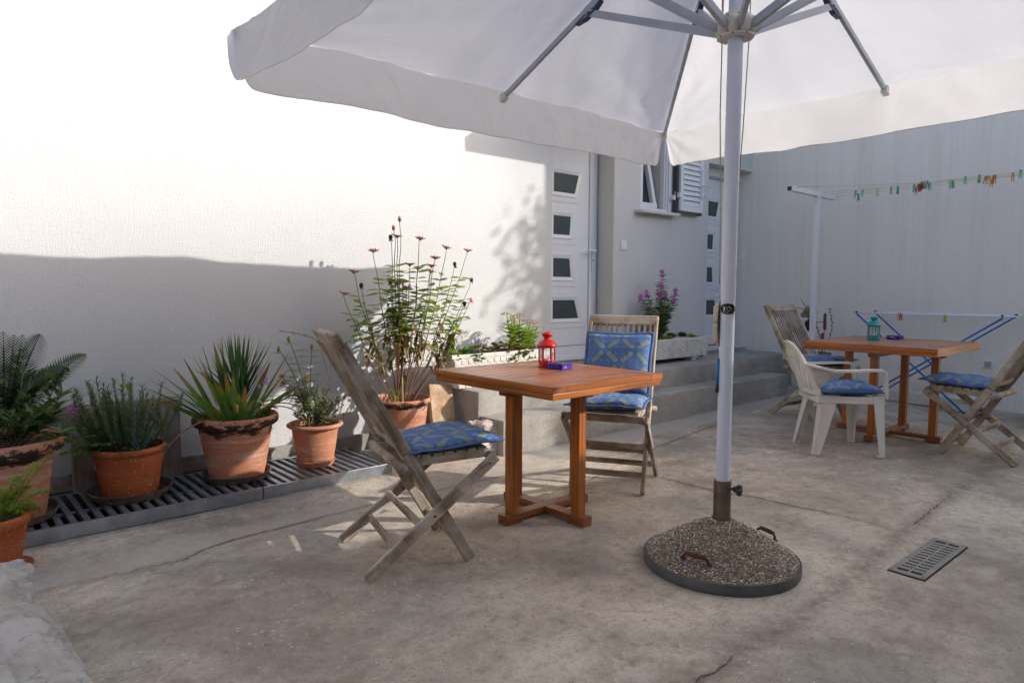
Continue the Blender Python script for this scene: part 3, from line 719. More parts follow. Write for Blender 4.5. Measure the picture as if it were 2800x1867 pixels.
# ---------------------------------------------------------------- galvanised channel grate with bars
def grate(x0, x1, label):
    g_ = thing('channel_grate', label, 'grate', (x0, -.68, .004), 0, 'galvanised grates in a row along the wall foot')
    L = x1-x0-.004
    m = MB(); m.box(0, L, 0, .004, 0, .066); m.box(0, L, .002, .022, .060, .066); m.box(0, L, .555, .575, .060, .066); m.box(0, .004, .004, .575, 0, .060); m.box(L-.004, L, .004, .575, 0, .060)
    m.box(0, L, .571, .575, 0, .060); m.box(0, L, .27, .285, .030, .046)
    m.build('frame', GALV, g_, bevel=.0012)
    n = int(L/.0555); bar = None
    for i in range(n):
        xx = .02 + (L-.04)*(i+.5)/n
        if bar is None: bar = MB().box(-.0135, .0135, .022, .555, .047, .0655).build('grate_bar', GALV, g_, bevel=.001, seg=1, loc=(xx, 0, 0))
        else:
            b = bar.copy(); COL.objects.link(b); b.location = (xx, 0, 0)
    MB().box(0, L, .02, .55, -.0015, .0015).build('channel_dark_sheet', BLACK, g_)  # black sheet in place of the shade under the bars
grate(-.45, 1.436, 'galvanised bar grate under the three leftmost large pots')
grate(1.44, 2.27, 'galvanised bar grate under the small terracotta pot and beside the folding chair')

# ---------------------------------------------------------------- wooden frame against the wall
wfm = thing('wooden_frame', 'low weathered softwood frame leaning on the wall behind the left pots', 'wooden frame', (.1, -.06, .07))
m = MB(); m.box(-.6, 1.1, .0, .035, .395, .462); m.build('rail', PLANK_OLD, wfm, bevel=.003)
m = MB(); m.box(-.6, 1.28, -.012, .004, .0, .095); m.build('base_board', PLANK_OLD, wfm, bevel=.003)
for x in (.53, .975, -.05):
    m = MB(); m.box(x, x+.1, -.055, -.015 if x > 0 else -.02, .0, .455); m.build('post', PLANK_OLD, wfm, bevel=.004)
# ---------------------------------------------------------------- tables
def make_table(label, x, y, LXt, LYt, arm, h=.75, rz=0.0, planks=10):
    z0 = ground(x, y)
    t = thing('garden_table', label, 'table', (x, y, z0), rz, 'varnished square garden tables')
    hx, hy = LXt/2, LYt/2; eb = .088
    for s in (-1, 1):
        m = MB(); m.box(s*hx-(eb if s > 0 else 0), s*hx+(0 if s > 0 else eb), -hy, hy, h-.030, h); m.build('end_board', TEAK_TOP, t, bevel=.001, seg=1)
    pw = LYt/planks; pl = None
    for i in range(planks):
        yy = -hy+pw*(i+.5)
        m = MB(); m.box(-hx+eb+.002, hx-eb-.002, -pw/2+.004, pw/2-.004, -.027, random.uniform(-.0016, -.0004)); m.build('plank', TEAK_TOP, t, bevel=.0012, seg=1, loc=(0, yy, h))
    m = MB(); m.box(-hx+.004, hx-.004, -hy+.004, -hy+.030, h-.060, h-.0305); m.box(-hx+.004, hx-.004, hy-.030, hy-.004, h-.060, h-.0305)
    m.box(-hx+.004, -hx+.030, -hy+.030, hy-.030, h-.060, h-.0305); m.box(hx-.030, hx-.004, -hy+.030, hy-.030, h-.060, h-.0305)
    m.build('apron', TEAK_RED, t, bevel=.003)
    # face strip so that the plank ends read as one varnished edge
    for s in (-1, 1):
        m = MB(); m.box(-hx+eb+.001, hx-eb-.001, s*hy-(.0035 if s > 0 else .0), s*hy+(.0 if s > 0 else .0035), h-.0295, h-.001); m.build('edge_strip', TEAK_RED, t)
    for s in (-1, 1):
        m = MB(); m.box(s*hx-(.0 if s > 0 else .003), s*hx+(.003 if s > 0 else 0), -hy, hy, h-.0295, h-.001); m.build('edge_strip', TEAK_RED, t)
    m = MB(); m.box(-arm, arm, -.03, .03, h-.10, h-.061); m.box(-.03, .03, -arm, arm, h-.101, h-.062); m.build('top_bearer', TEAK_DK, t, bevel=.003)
    ls = .052
    for dx, dy in ((-1, 0), (1, 0), (0, -1), (0, 1)):
        r = arm-.065
        m = MB(); m.box(dx*r-ls/2, dx*r+ls/2, dy*r-ls/2, dy*r+ls/2, .047, h-.102); m.build('leg', TEAK_RED, t, bevel=.003)
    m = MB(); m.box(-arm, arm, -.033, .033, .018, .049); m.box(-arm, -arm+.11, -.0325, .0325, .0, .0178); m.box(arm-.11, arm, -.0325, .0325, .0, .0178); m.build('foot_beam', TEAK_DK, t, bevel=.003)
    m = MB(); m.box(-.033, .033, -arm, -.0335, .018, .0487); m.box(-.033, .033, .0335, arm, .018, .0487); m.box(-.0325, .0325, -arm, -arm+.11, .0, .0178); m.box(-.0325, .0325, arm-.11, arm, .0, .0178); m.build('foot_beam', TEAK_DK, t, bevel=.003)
    return t
T1 = make_table('square varnished wooden table carrying the red lantern', 2.48, -1.85, .79, .885, .30)
T2 = make_table('square varnished wooden table carrying the teal lantern, by the stained wall', 5.83, -2.335, 1.0, .95, .385, planks=11)

# ---------------------------------------------------------------- folding chairs (local +X is forward)
HW = .235; LB, LT = (-.222, .0), (.345, .468); UF, UT = (.234, .0), (-.334, .997)
def upx(z): return UF[0] + (UT[0]-UF[0])*z/UT[1]
def legx(z): return LB[0] + (LT[0]-LB[0])*z/LT[1]
def make_chair(label, loc, rz):
    t = thing('folding_chair', label, 'folding chair', loc, rz, 'weathered folding teak chairs')
    for s in (-1, 1):
        y = s*HW
        m = MB(); m.beam((LB[0]-.005, y, .008), (LT[0], y, LT[1]-.012), .022, .050, up=(0, 0, 1), t1=.048); m.build('leg', TEAK_OLD, t, bevel=.006)
        y = s*(HW-.027)
        m = MB(); m.beam((UF[0], y, .008), (upx(.50), y, .50), .024, .050); m.beam((upx(.50), y, .50), (upx(.955), y, .955), .024, .050, t1=.042); m.build('upright', TEAK_OLD, t, bevel=.006)
        m = MB(); m.beam((-.06, s*(HW-.056), .452), (.335, s*(HW-.056), .462), .022, .036); m.build('seat_rail', TEAK_OLD, t, bevel=.004)
        m = MB(); m.tube([(legx(.232), s*(HW-.05), .232), (legx(.232), s*(HW+.014), .232)], .006, 8); m.build('bolt', RUST, t); m = MB(); m.tube([(LT[0]-.035, s*(HW-.03), LT[1]-.04), (LT[0]-.035, s*(HW+.0125), LT[1]-.04)], .005, 8); m.build('bolt', RUST, t)
    d = Vector((UT[0]-UF[0], 0, UT[1]-UF[1])).normalized(); nn = Vector((d.z, 0, -d.x))
    top = Vector((UT[0], 0, UT[1]))
    m = MB(); m.beam(top-d*.032+Vector((0, -HW+.012, 0)), top-d*.032+Vector((0, HW-.012, 0)), .072, .030, up=nn); m.build('top_rail', TEAK_OLD, t, bevel=.012, seg=3)
    low = Vector((upx(.53), 0, .53))
    m = MB(); m.beam(low+Vector((0, -HW+.038, 0)), low+Vector((0, HW-.038, 0)), .045, .022, up=nn); m.build('lower_rail', TEAK_OLD, t, bevel=.004)
    n = 11
    for i in range(n):
        y = (-HW+.058) + (2*HW-.116)*i/(n-1)
        m = MB(); m.beam(low+Vector((0, y, 0)), top-d*.06+Vector((0, y, 0)), .014, .018, up=nn); m.build('back_slat', TEAK_OLD, t, bevel=.002, seg=1)
    for i in range(7):
        x = -.01+.052*i
        m = MB(); m.box(x-.02, x+.02, -HW+.045, HW-.045, .468+x*.025, .482+x*.025); m.build('seat_slat', TEAK_OLD, t, bevel=.003)
    m = MB(); m.tube([(-.075, -HW-.012, .445), (-.075, -.1, .447), (-.075, .1, .447), (-.075, HW+.012, .445)], .021, 10); m.build('seat_bar', TEAK_OLD, t, smooth=True)
    m = MB(); m.beam((.335, -HW+.012, .452), (.335, HW-.012, .452), .022, .040); m.build('front_rail', TEAK_OLD, t, bevel=.004)
    for (fx, z, hw_, off) in ((upx, .255, .222, .03), (upx, .10, .222, .0), (legx, .205, .235, -.03), (legx, .105, .235, .0)):
        m = MB(); m.beam((fx(z)+off, -hw_+.012, z), (fx(z)+off, hw_-.012, z), .016, .036); m.build('stretcher', TEAK_OLD, t, bevel=.004)
    return t
def zat(x, y): return ground(x, y)
c1 = make_chair('weathered folding chair nearest the camera, side-on left of the red-lantern table', (1.615, -1.832, 0), math.radians(-15.5))
def chair_again(label, x, y, deg): return again(c1, (x, y, zat(x, y)), math.radians(deg), label)
chair_again('weathered folding chair facing us with a second cushion on its back', 3.184, -1.721, 210.4)
chair_again('weathered folding chair between the steps and the teal-lantern table, back slats towards us', 6.142, -1.537, -98.4)
chair_again('weathered folding chair cut by the right edge of the picture', 5.694, -3.047, 88.2)

# ---------------------------------------------------------------- cushions
def cushion(label, w, d, h, loc, rot, seed, flange=.018, bend=0.0, droop=0.0):
    N = 26; mb = MB()
    def corner(a): return (abs(a)**1.0)
    ids = {}
    for side_ in (1, -1):
        for i in range(N+1):
            for j in range(N+1):
                u = -1+2*i/N; v = -1+2*j/N
                edge = i in (0, N) or j in (0, N)
                if side_ == -1 and edge: ids[(side_, i, j)] = ids[(1, i, j)]; continue
                cu = 1-abs(u)**2.6; cv = 1-abs(v)**2.6
                hh = h/2*(max(cu, 0)**.42)*(max(cv, 0)**.42)
                # sides pull in between the pointed corners
                k = 1-.055*(1-abs(v)**2) if abs(u) > .0 else 1
                k2 = 1-.055*(1-abs(u)**2)
                x = u*d/2*(1-(.055*(1-v*v))*abs(u)**3); y = v*w/2*(1-(.055*(1-u*u))*abs(v)**3)
                nz = noise.noise((u*2.1+seed, v*2.1, side_))*.010*(cu*cv)**.3 + noise.noise((u*6+seed, v*6, side_+5))*.003
                z = side_*hh + nz + noise.noise((u*1.3+seed*2, v*1.3, 0))*.008
                z -= bend*(u*u)*.02 + droop*max(0, abs(v)-.75)*.1*abs(u)
                ids[(side_, i, j)] = len(mb.v); mb.v.append((x, y, z+h/2))
    for side_ in (1, -1):
        for i in range(N):
            for j in range(N):
                f = [ids[(side_, i, j)], ids[(side_, i+1, j)], ids[(side_, i+1, j+1)], ids[(side_, i, j+1)]]
                uv = [((a)/N*d+seed*.13, (b)/N*w+seed*.07) for a, b in ((i, j), (i+1, j), (i+1, j+1), (i, j+1))]
                if side_ < 0: f = f[::-1]; uv = uv[::-1]
                mb.face(f, uv)
    o = mb.build('cushion', CUSH, None, smooth=True); o.location = loc; o.rotation_euler = rot
    tag(o, label, 'cushion', 'blue and green printed chair cushions')
    # piped seam flange round the edge
    fl = MB(); ring_ = [(i, 0) for i in range(N)] + [(N, j) for j in range(N)] + [(N-i, N) for i in range(N)] + [(0, N-j) for j in range(N)]
    P_ = [Vector(mb.v[ids[(1, a, b)]]) for a, b in ring_]; n = len(P_); b0 = len(fl.v)
    for p in P_:
        o_ = Vector((p.x, p.y, 0)); q = Vector((math.copysign(1, p.x)*abs(p.x*2/d)**6*1.0, math.copysign(1, p.y)*abs(p.y*2/w)**6, 0))
        q = q.normalized() if q.length > 1e-3 else o_.normalized()
        wv = noise.noise((p.x*14, p.y*14, seed))*.005
        fl.v += [tuple(p-q*.004), tuple(p+q*flange+Vector((0, 0, wv-.003)))]
    for i in range(n):
        j = (i+1) % n; fl.face((b0+2*i, b0+2*j, b0+2*j+1, b0+2*i+1))
    f_ = fl.build('seam_flange', CUSH_PIPE, o, smooth=True); sm = f_.modifiers.new('thick', 'SOLIDIFY'); sm.thickness = .004; sm.offset = 0
    return o
def on_chair(cx, cy, deg, lx, ly, lz):
    a = math.radians(deg); return (cx+lx*math.cos(a)-ly*math.sin(a), cy+lx*math.sin(a)+ly*math.cos(a), zat(cx, cy)+lz)
cushion('flat blue and green cushion on the folding chair nearest the camera', .42, .42, .062, on_chair(1.615, -1.832, -15.5, .17, 0, .480), (0, math.radians(-2.5), math.radians(-15.5+3)), 1)
cushion('sunlit seat cushion on the folding chair facing us', .43, .42, .075, on_chair(3.184, -1.721, 210.4, .15, .0, .482), (math.radians(1), math.radians(-1), math.radians(210.4)), 2)
cb = on_chair(3.184, -1.721, 210.4, -.035, 0, .545)
bq = (Matrix.Rotation(math.radians(210.4), 4, 'Z') @ Matrix.Rotation(math.radians(-119.5), 4, 'Y')).to_euler()
o = cushion('upright cushion propped against the backrest of the folding chair facing us', .40, .40, .06, (0, 0, 0), (0, 0, 0), 3)
o.matrix_world = Matrix.Translation(cb) @ Matrix.Rotation(math.radians(210.4), 4, 'Z') @ Matrix.Rotation(math.radians(60.5), 4, 'Y') @ Matrix.Translation((-.18, 0, .008))
cushion('cushion on the slatted folding chair by the steps', .42, .42, .07, on_chair(6.142, -1.537, -98.4, .12, 0, .482), (math.radians(2), math.radians(-2), math.radians(-98.4)), 4)
cushion('smooth blue cushion on the folding chair at the right edge', .42, .43, .07, on_chair(5.694, -3.047, 88.2, .17, 0, .482), (0, math.radians(-2.5), math.radians(88.2)), 5)

# ---------------------------------------------------------------- white plastic armchair (local +X forward)
def make_plastic(loc, rz):
    t = thing('plastic_armchair', 'white moulded plastic armchair pulled up to the teal-lantern table', 'armchair', loc, rz)
    SW, SD, SH = .20, .205, .415    # seat half width / half depth / height
    # seat shell
    N = 12; m = MB()
    for i in range(N+1):
        for j in range(N+1):
            u = -1+2*i/N; v = -1+2*j/N
            x = u*SD + .01; y = v*SW*(1+.10*(u+1)/2)
            z = SH - .012*(1-u*u)*(1-v*v) - (.022 if u > .95 else 0)
            m.v.append((x, y, z))
    for i in range(N):
        for j in range(N):
            a = i*(N+1)+j; m.face((a, a+N+1, a+N+2, a+1))
    o = m.build('seat', WHITEPL, t, smooth=True); sm = o.modifiers.new('thick', 'SOLIDIFY'); sm.thickness = .006; sm.offset = -1
    # apron
    m = MB(); loop = [(-SD-.01, -SW*.92), (SD+.015, -SW*1.1-.005), (SD+.015, SW*1.1+.005), (-SD-.01, SW*.92)]
    for a, b in zip(loop, loop[1:]+loop[:1]):
        m.beam((a[0], a[1], SH-.022), (b[0], b[1], SH-.022), .008, .050)
    m.build('apron', WHITEPL, t, bevel=.003)
    # legs: folded V section, tapering
    for sx, sy, fx, fy in ((-1, -1, -.245, -.215), (-1, 1, -.245, .215), (1, -1, .225, -.262), (1, 1, .225, .262)):
        tx, ty = (-.175, sy*.185) if sx < 0 else (.215, sy*.228)
        m = MB()
        for k in range(2):
            top = Vector((tx, ty, SH+.01)); bot = Vector((fx, fy, .0))
            wt_, wb_ = (.105, .046) if sx < 0 else (.075, .040)
            dirv = Vector((-sx, 0, 0)) if k == 0 else Vector((0, -sy, 0))
            if sx > 0: wt_ *= (.8 if k else 1.0)
            a0, a1 = top, top+dirv*wt_; b0_, b1_ = bot, bot+dirv*wb_
            th = Vector((0, -sy*.004, 0)) if k == 0 else Vector((-sx*.004, 0, 0))
            p = [a0, a1, b1_, b0_]; q = [v+th for v in p]; n0 = len(m.v); m.v += [tuple(v) for v in p+q]
            m.face((n0, n0+1, n0+2, n0+3)); m.face((n0+7, n0+6, n0+5, n0+4))
            for i in range(4):
                j = (i+1) % 4; m.face((n0+j, n0+i, n0+4+i, n0+4+j))
        m.box(min(fx, fx-sx*.044), max(fx, fx-sx*.044), min(fy, fy-sy*.044), max(fy, fy-sy*.044), 0, .012)
        m.build('leg', WHITEPL, t, bevel=.002)
    # back shell: rounded, with vertical slots; grid in (arc angle, height)
    A = 32; H_ = 16; m = MB()
    def bp(a, h):
        """a in -1..1 across, h 0..1 from seat to top edge"""
        th = a*math.radians(62)
        topz = .80 - .16*abs(a)**2.2
        lean = .115*h
        r = .225+.02*h
        x = -SD+.02 - lean - (math.cos(th)-math.cos(math.radians(62)))*.13 - .012*max(0, h-.88)/.12
        y = math.sin(th)/math.sin(math.radians(62))*(SW*.93+.035*h)
        z = SH-.005 + (topz-SH)*h
        return (x, y, z)
    slots = [(-.62, -.53), (-.40, -.31), (-.19, -.10), (.10, .19), (.31, .40), (.53, .62)]
    av = sorted(set([-1+2*i/24 for i in range(25)] + [s for p in slots for s in p])); hv = [0, .06, .10, .14, .2, .3, .4, .5, .58, .64, .68, .74, .82, .9, .95, 1.0]
    for a in av:
        for h in hv: m.v.append(bp(a, h))
    nh = len(hv)
    for i in range(len(av)-1):
        am = (av[i]+av[i+1])/2
        for j in range(nh-1):
            hm = (hv[j]+hv[j+1])/2
            if any(s0 < am < s1 for s0, s1 in slots) and .10 < hm < .68: continue
            q = i*nh+j; m.face((q, q+nh, q+nh+1, q+1))
    o = m.build('backrest', WHITEPL, t, smooth=True); sm = o.modifiers.new('thick', 'SOLIDIFY'); sm.thickness = .007; sm.offset = 0
    # rolled top edge + arms
    for s in (-1, 1):
        pts = []
        top = [bp(s*(a), 1.0) for a in (0, .2, .4, .6, .8, .95)]
        arm = [(-.20, s*.245, .625), (-.13, s*.258, .610), (-.02, s*.262, .612), (.10, s*.262, .618), (.18, s*.26, .617), (.205, s*.257, .600), (.215, s*.252, .55), (.222, s*.245, .48), (.225, s*.238, .415)]
        path = [Vector(p) for p in top] + [Vector(p) for p in arm]
        m = MB(); W_ = [.012]*4 + [.018, .035] + [.05, .055, .055, .055, .055, .055, .052, .052, .055]
        b0 = len(m.v); sec = []
        for i, p in enumerate(path):
            d = (path[min(i+1, len(path)-1)]-path[max(i-1, 0)]).normalized()
            up = Vector((0, s, 0)) if i > 6 else Vector((-.6, s*.4 if i > 3 else 0, .4)).normalized()
            side_ = Vector((0, s, 0)) if i > 5 else (d.cross(Vector((0, 0, 1))).normalized()*(1 if s > 0 else -1)*1)
            if i <= 5: side_ = Vector((p.x+.05, p.y, 0)).normalized()
            nn = d.cross(side_).normalized(); w = W_[i]/2; tt = .005
            # arm: a flat band with downturned lips
            sec.append([p-side_*w+nn*0, p-side_*w-nn*.016*(-1 if nn.z < 0 else 1), p-side_*(w-.006)-nn*.003*(-1 if nn.z < 0 else 1), p+side_*(w-.006)-nn*.003*(-1 if nn.z < 0 else 1), p+side_*w-nn*.016*(-1 if nn.z < 0 else 1), p+side_*w+nn*0])
        for q in sec: m.v += [tuple(v) for v in q]
        for i in range(len(path)-1):
            for k in range(6):
                k2 = (k+1) % 6; m.face((b0+i*6+k, b0+i*6+k2, b0+(i+1)*6+k2, b0+(i+1)*6+k))
        m.build('armrest', WHITEPL, t, smooth=True, angle=50)
        # side web joining arm and back (the broad sweep of the shell)
        m = MB(); K = 10
        for i in range(K+1):
            f = i/K
            a0 = Vector(bp(s*(.95), 1.0-.0*f)).lerp(Vector((-.02, s*.262, .612)), f)
            a0.z = (.655 + (-.045)*math.sin(min(1, f*1.3)*PI/2))
            b_ = Vector(bp(s*1.0, .30+.45*0)).lerp(Vector((-.05, s*.258, .595)), f)
            b_.z = .47+.125*math.sin(f*PI/2)
            m.v += [tuple(a0), tuple(b_)]
        for i in range(K): m.face((2*i, 2*i+2, 2*i+3, 2*i+1))
        o = m.build('side_panel', WHITEPL, t, smooth=True); sm = o.modifiers.new('thick', 'SOLIDIFY'); sm.thickness = .006; sm.offset = 0
    return t
px_, py_ = 5.06, -2.265
make_plastic((px_, py_, zat(px_, py_)), math.radians(-45))
cushion('thick blue and green cushion on the white plastic armchair', .42, .42, .085, on_chair(px_, py_, -45, .03, 0, .415), (math.radians(1), math.radians(-1), math.radians(-45)), 6)
# ---------------------------------------------------------------- parasol
UC = Vector((2.575, -2.832)); PHI = -.022; UH = 1.489; ZE = 2.264; ZA = 2.93
par = thing('parasol', 'large square white parasol over the terrace on a pale blue-grey pole', 'parasol', (UC.x, UC.y, .35), PHI)
def L3(x, y, z): return Vector((x, y, z-.35))      # local coordinates of the parasol, heights above the yard
m = MB(); m.tube([L3(0, 0, .19), L3(0, 0, 1.20)], .0295, 28); m.build('lower_pole', POLE, par, smooth=True, angle=60)
m = MB(); m.tube([L3(0, 0, 1.14), L3(0, 0, 1.2005), L3(0, 0, 2.98)], [.0302, .0305, .0305], 28); m.build('upper_pole', POLE, par, smooth=True, angle=60)
def canopy_pt(side_, s, r, extra=0.0):
    """side 0..3, s -1..1 along the side, r 0..1 from the top to the eave"""
    a = side_*PI/2; e = Vector((math.cos(a), math.sin(a), 0)); tt = Vector((-math.sin(a), math.cos(a), 0))
    pull = .028*math.sin(PI*abs(s))*r**3
    p = e*(UH*r - pull) + tt*(UH*r*s)
    sag = .030*math.sin(PI*abs(s))*math.sin(PI*min(1, r*.92)) 
    w = noise.noise((s*3.2+side_*7, r*3.4, 1.5))*.022*r + noise.noise((s*9+r*4+side_*3, r*5, 4))*.006*r
    cor = abs(s)**10*r**2
    dd_ = math.hypot((1-r)*UH, (1-abs(s))*UH*r); an_ = math.atan2((1-r)*UH, (1-abs(s))*UH*r+.004); w += .010*math.sin(an_*14+side_*3)*math.exp(-dd_/.30)*min(1, dd_/.06)
    w += noise.noise((s*40, r*14+side_, 2))*.013*abs(s)**8*(1-abs(s)**60)
    return L3(p.x, p.y, ZE+.028+(ZA-ZE)*(1-r) - sag + w*(1-abs(s)**30))
m = MB(); NS, NR = 72, 40
for sd_ in range(4):
    b0 = len(m.v)
    for j in range(NR+1):
        for i in range(NS+1): m.v.append(tuple(canopy_pt(sd_, -1+2*i/NS, max(.03, j/NR))))
    for j in range(NR):
        for i in range(NS): q = b0+j*(NS+1)+i; m.face((q, q+1, q+NS+2, q+NS+1))
m.build('canopy', CLOTH, par, smooth=True)
def val_pt(sd_, s, v):
    p = canopy_pt(sd_, s, 1.0); a = sd_*PI/2; e = Vector((math.cos(a), math.sin(a), 0)); tt = Vector((-math.sin(a), math.cos(a), 0))
    s0 = 1-.13/UH; k = max(0, (abs(s)-s0)/(1-s0))
    h = .052 + .190*math.sqrt(max(0, 1-k**3.5)) + .004*math.sin(s*5.3+sd_) 
    h += .012*(1-abs(s))
    wave = (.005*math.sin(s*17+sd_*2) + .024*noise.noise((s*2.6+sd_*5, 0, 9)))*v**1.3*(1-.6*k)
    flare = (.010+.02*noise.noise((s*1.3, sd_*3, 2)))*v + .02*k*v
    c = noise.noise((s*13, v*2.5+sd_, 3))*.005
    q = (1-abs(s))*UH; ang = math.atan2(v*.25, q+.004); rad = math.hypot(v*.25, q); c += .0075*math.sin(ang*15+sd_*2+noise.noise((s*8, v*3, sd_))*2)*math.exp(-rad/.28)*min(1, rad/.05)
    return p + e*(wave+flare+c) + Vector((0, 0, -h*v)) - tt*math.copysign(1, s)*(k**2*.022*v)
for sd_ in range(4):
    m = MB(); NS2, NV = 180, 12
    ss = [math.sin(-PI/2+PI*i/NS2) for i in range(NS2+1)]; ss = [x*.6 + (-1+2*i/NS2)*.4 for i, x in enumerate(ss)]
    for j in range(NV+1):
        for i in range(NS2+1): m.v.append(tuple(val_pt(sd_, ss[i], j/NV)))
    for j in range(NV):
        for i in range(NS2): q = j*(NS2+1)+i; m.face((q, q+1, q+NS2+2, q+NS2+1))
    vo = m.build('valance', CLOTH, par, smooth=True)
    m = MB(); m.tube([val_pt(sd_, ss[i], 1.0) for i in range(0, NS2+1, 1)], .0024, 6); m.build('hem', HEM, vo, smooth=True)
# top vent flap
m = MB(); b0 = len(m.v)
for r in (.02, .17):
    for k in range(16):
        a = 2*PI*k/16; q = max(abs(math.cos(a)), abs(math.sin(a))); m.v.append(tuple(L3(math.cos(a)/q*UH*r, math.sin(a)/q*UH*r, ZE+.075+(ZA-ZE)*(1-r))))
for k in range(16): m.face((k, (k+1) % 16, 16+(k+1) % 16, 16+k))
m.build('vent_flap', CLOTH, par, smooth=True)
# ribs and struts
HZ = 2.232
for k in range(8):
    a = k*PI/4; corner = k % 2; ln = UH*(math.sqrt(2) if corner else 1)
    e = Vector((math.cos(a), math.sin(a), 0)); up = Vector((0, 0, 1)); side_ = Vector((-math.sin(a), math.cos(a), 0))
    def rp(f, dz=0.0): p = e*(ln*f); return L3(p.x, p.y, ZE+(ZA-ZE)*(1-f)+dz)
    jf = .40 if corner else .545
    end = 1.0
    m = MB(); m.beam(rp(.05, -.008), rp(jf+.02, -.008), .021, .036, up=up); m.beam(rp(jf+.02, -.004), rp(end-.006, -.004), .019, .026, up=up)
    rb = m.build('rib', ALU, par, bevel=.002)
    m = MB(); d = (rp(1)-rp(.9)).normalized(); m.beam(rp(1)-d*.035+Vector((0, 0, -.006)), rp(1)+d*.012+Vector((0, 0, -.006)), .034, .040, up=up); m.build('rib_cap', HUBP, rb, bevel=.003)
    m = MB(); j = rp(jf, -.035)
    b0_ = e*.075; m.beam(L3(b0_.x, b0_.y, HZ), j, .020, .034, up=up); st = m.build('strut', ALU, par, bevel=.002)
    m = MB(); pts = [rp(jf-.05, -.03), rp(jf-.02, -.048), rp(jf+.02, -.045), rp(jf+.06, -.026)]
    for p, q in zip(pts, pts[1:]): m.beam(p, q, .027, .010, up=up)
    m.build('bracket', DARKBLUE, rb)
    m = MB(); m.tube([j-side_*.016, j+side_*.016], .005, 8); m.build('rivet', RUST, st)
# sliding hub with a lobe between each pair of struts
m = MB(); m.lathe([(.031, 2.195-.35), (.060, 2.190-.35), (.072, 2.195-.35), (.074, 2.201-.35), (.062, 2.206-.35), (.036, 2.216-.35), (.036, 2.275-.35), (.050, 2.278-.35), (.048, 2.290-.35), (.031, 2.292-.35)], 40); hub = m.build('hub', HUBP, par, smooth=True, angle=45)
for k in range(8):
    a = k*PI/4+PI/8
    m = MB(); m.ball((.056*math.cos(a), .056*math.sin(a), 2.240-.35), .0285, 14, 10, (1, 1, 1.35)); m.build('hub_lobe', HUBP, hub, smooth=True)
for k in range(8):
    a = k*PI/4+PI/8; m = MB(); m.tube([(.070*math.cos(a), .070*math.sin(a), 2.2-.35), (.070*math.cos(a), .070*math.sin(a), 2.1935-.35)], .004, 8); m.build('hub_screw', DKGREY, hub)
# cords, hook with coiled cord, blue handle
camdir = Vector((CAM.x-UC.x, CAM.y-UC.y, 0)).normalized(); lft = Vector((camdir.y, -camdir.x, 0)); R_ = Matrix.Rotation(-PHI, 3, 'Z')
cdl = R_ @ camdir; lfl = R_ @ lft
def around(off_l, off_c, z): p = lfl*off_l + cdl*off_c; return Vector((p.x, p.y, z-.35))
m = MB(); m.tube([around(.052, .03, 2.30), around(.052, .02, 2.19), around(.052, .01, 1.9), around(.040, -.01, 1.5), around(.036, -.012, 1.2)], .0026, 6)
m.tube([around(.053, .03, 2.95), around(.053, .03, 2.30)], .0045, 6)
m.tube([around(-.052, .0, 2.95), around(-.053, .0, 2.30), around(-.052, 0, 2.19), around(-.040, -.006, 1.85), around(-.028, -.02, 1.6)], .0026, 6)
m.build('cord', ROPE, par, smooth=True)
m = MB()
for k in range(9):
    w = .014+.0045*k*.6; off = .030+.0014*k
    pts = []
    for i in range(25):
        t_ = 2*PI*i/24
        pts.append(around(off+.010*math.cos(t_)*1.1+.006*math.sin(t_*.5)*k*.35, -.005+.022*math.cos(t_+k*.2)-.004*k*.3, 1.035 + .098*math.sin(t_)*(1-.03*k)))
    m.tube(pts, .0032, 6)
m.build('coiled_cord', ROPE, par, smooth=True)
m = MB(); m.tube([around(.028, 0, 1.15), around(.042, .0, 1.155), around(.045, 0, 1.145)], .005, 8); m.build('cord_hook', HUBP, par, smooth=True)
m = MB(); m.tube([around(.0335, .012, .89), around(.0335, .012, .775)], .0062, 10); m.tube([around(.0338, .012, .775), around(.0338, .012, .748)], .0066, 10)
m.build('crank_pin', plain('blue_painted_pin', (.02, .19, .50), .4), par, smooth=True)
m = MB(); m.tube([around(.0338, .012, .7745), around(.0338, .012, .745)], .0069, 10); m.build('pin_tip', BROWNCAP, par, smooth=True)
# curved maker's plate on the pole
m = MB(); NA, NZ = 24, 10; az0 = math.atan2(cdl.y, cdl.x); rr = .0318
a_s, a_e = math.radians(-64), math.radians(66)
for i in range(NA+1):
    f = i/NA; u = -1+2*f; hgt = .0215*math.sqrt(max(0, 1-abs(u)**2.2))+.0008
    for j in range(NZ+1):
        a = az0 - (a_s+(a_e-a_s)*f) + PI*0 ; a = az0 + (a_e-(a_e-a_s)*(1-f))
        z = 1.098 + hgt*(-1+2*j/NZ)
        m.v.append((rr*math.cos(a), rr*math.sin(a), z-.35))
for i in range(NA):
    for j in range(NZ): q = i*(NZ+1)+j; m.face((q, q+1, q+NZ+2, q+NZ+1))
plate = m.build('maker_plate', plain('black_plate', (.010, .010, .011), .25), par, smooth=True)
def onpole(a, z, r=.0322): a = az0-a; return (r*math.cos(a), r*math.sin(a), z-.35)
cols = [(.1, .55, .3), (.55, .5, .1), (.7, .3, .08), (.55, .08, .3), (.1, .3, .65)]
for k in range(5):
    pts = []
    for i in range(7):
        t_ = 2*PI*(k/5)+i*.26; rad = .0098-.0008*i; pts.append(onpole(math.radians(-8)+math.cos(t_)*rad/rr, 1.0985+math.sin(t_)*rad))
    m = MB(); m.tube(pts, [.0005, .0011, .0014, .0015, .0014, .001, .0004], 6); m.build('ring_logo', plain('logo_%d' % k, cols[k], .4, vary=.02), plate, smooth=True)
m = MB()
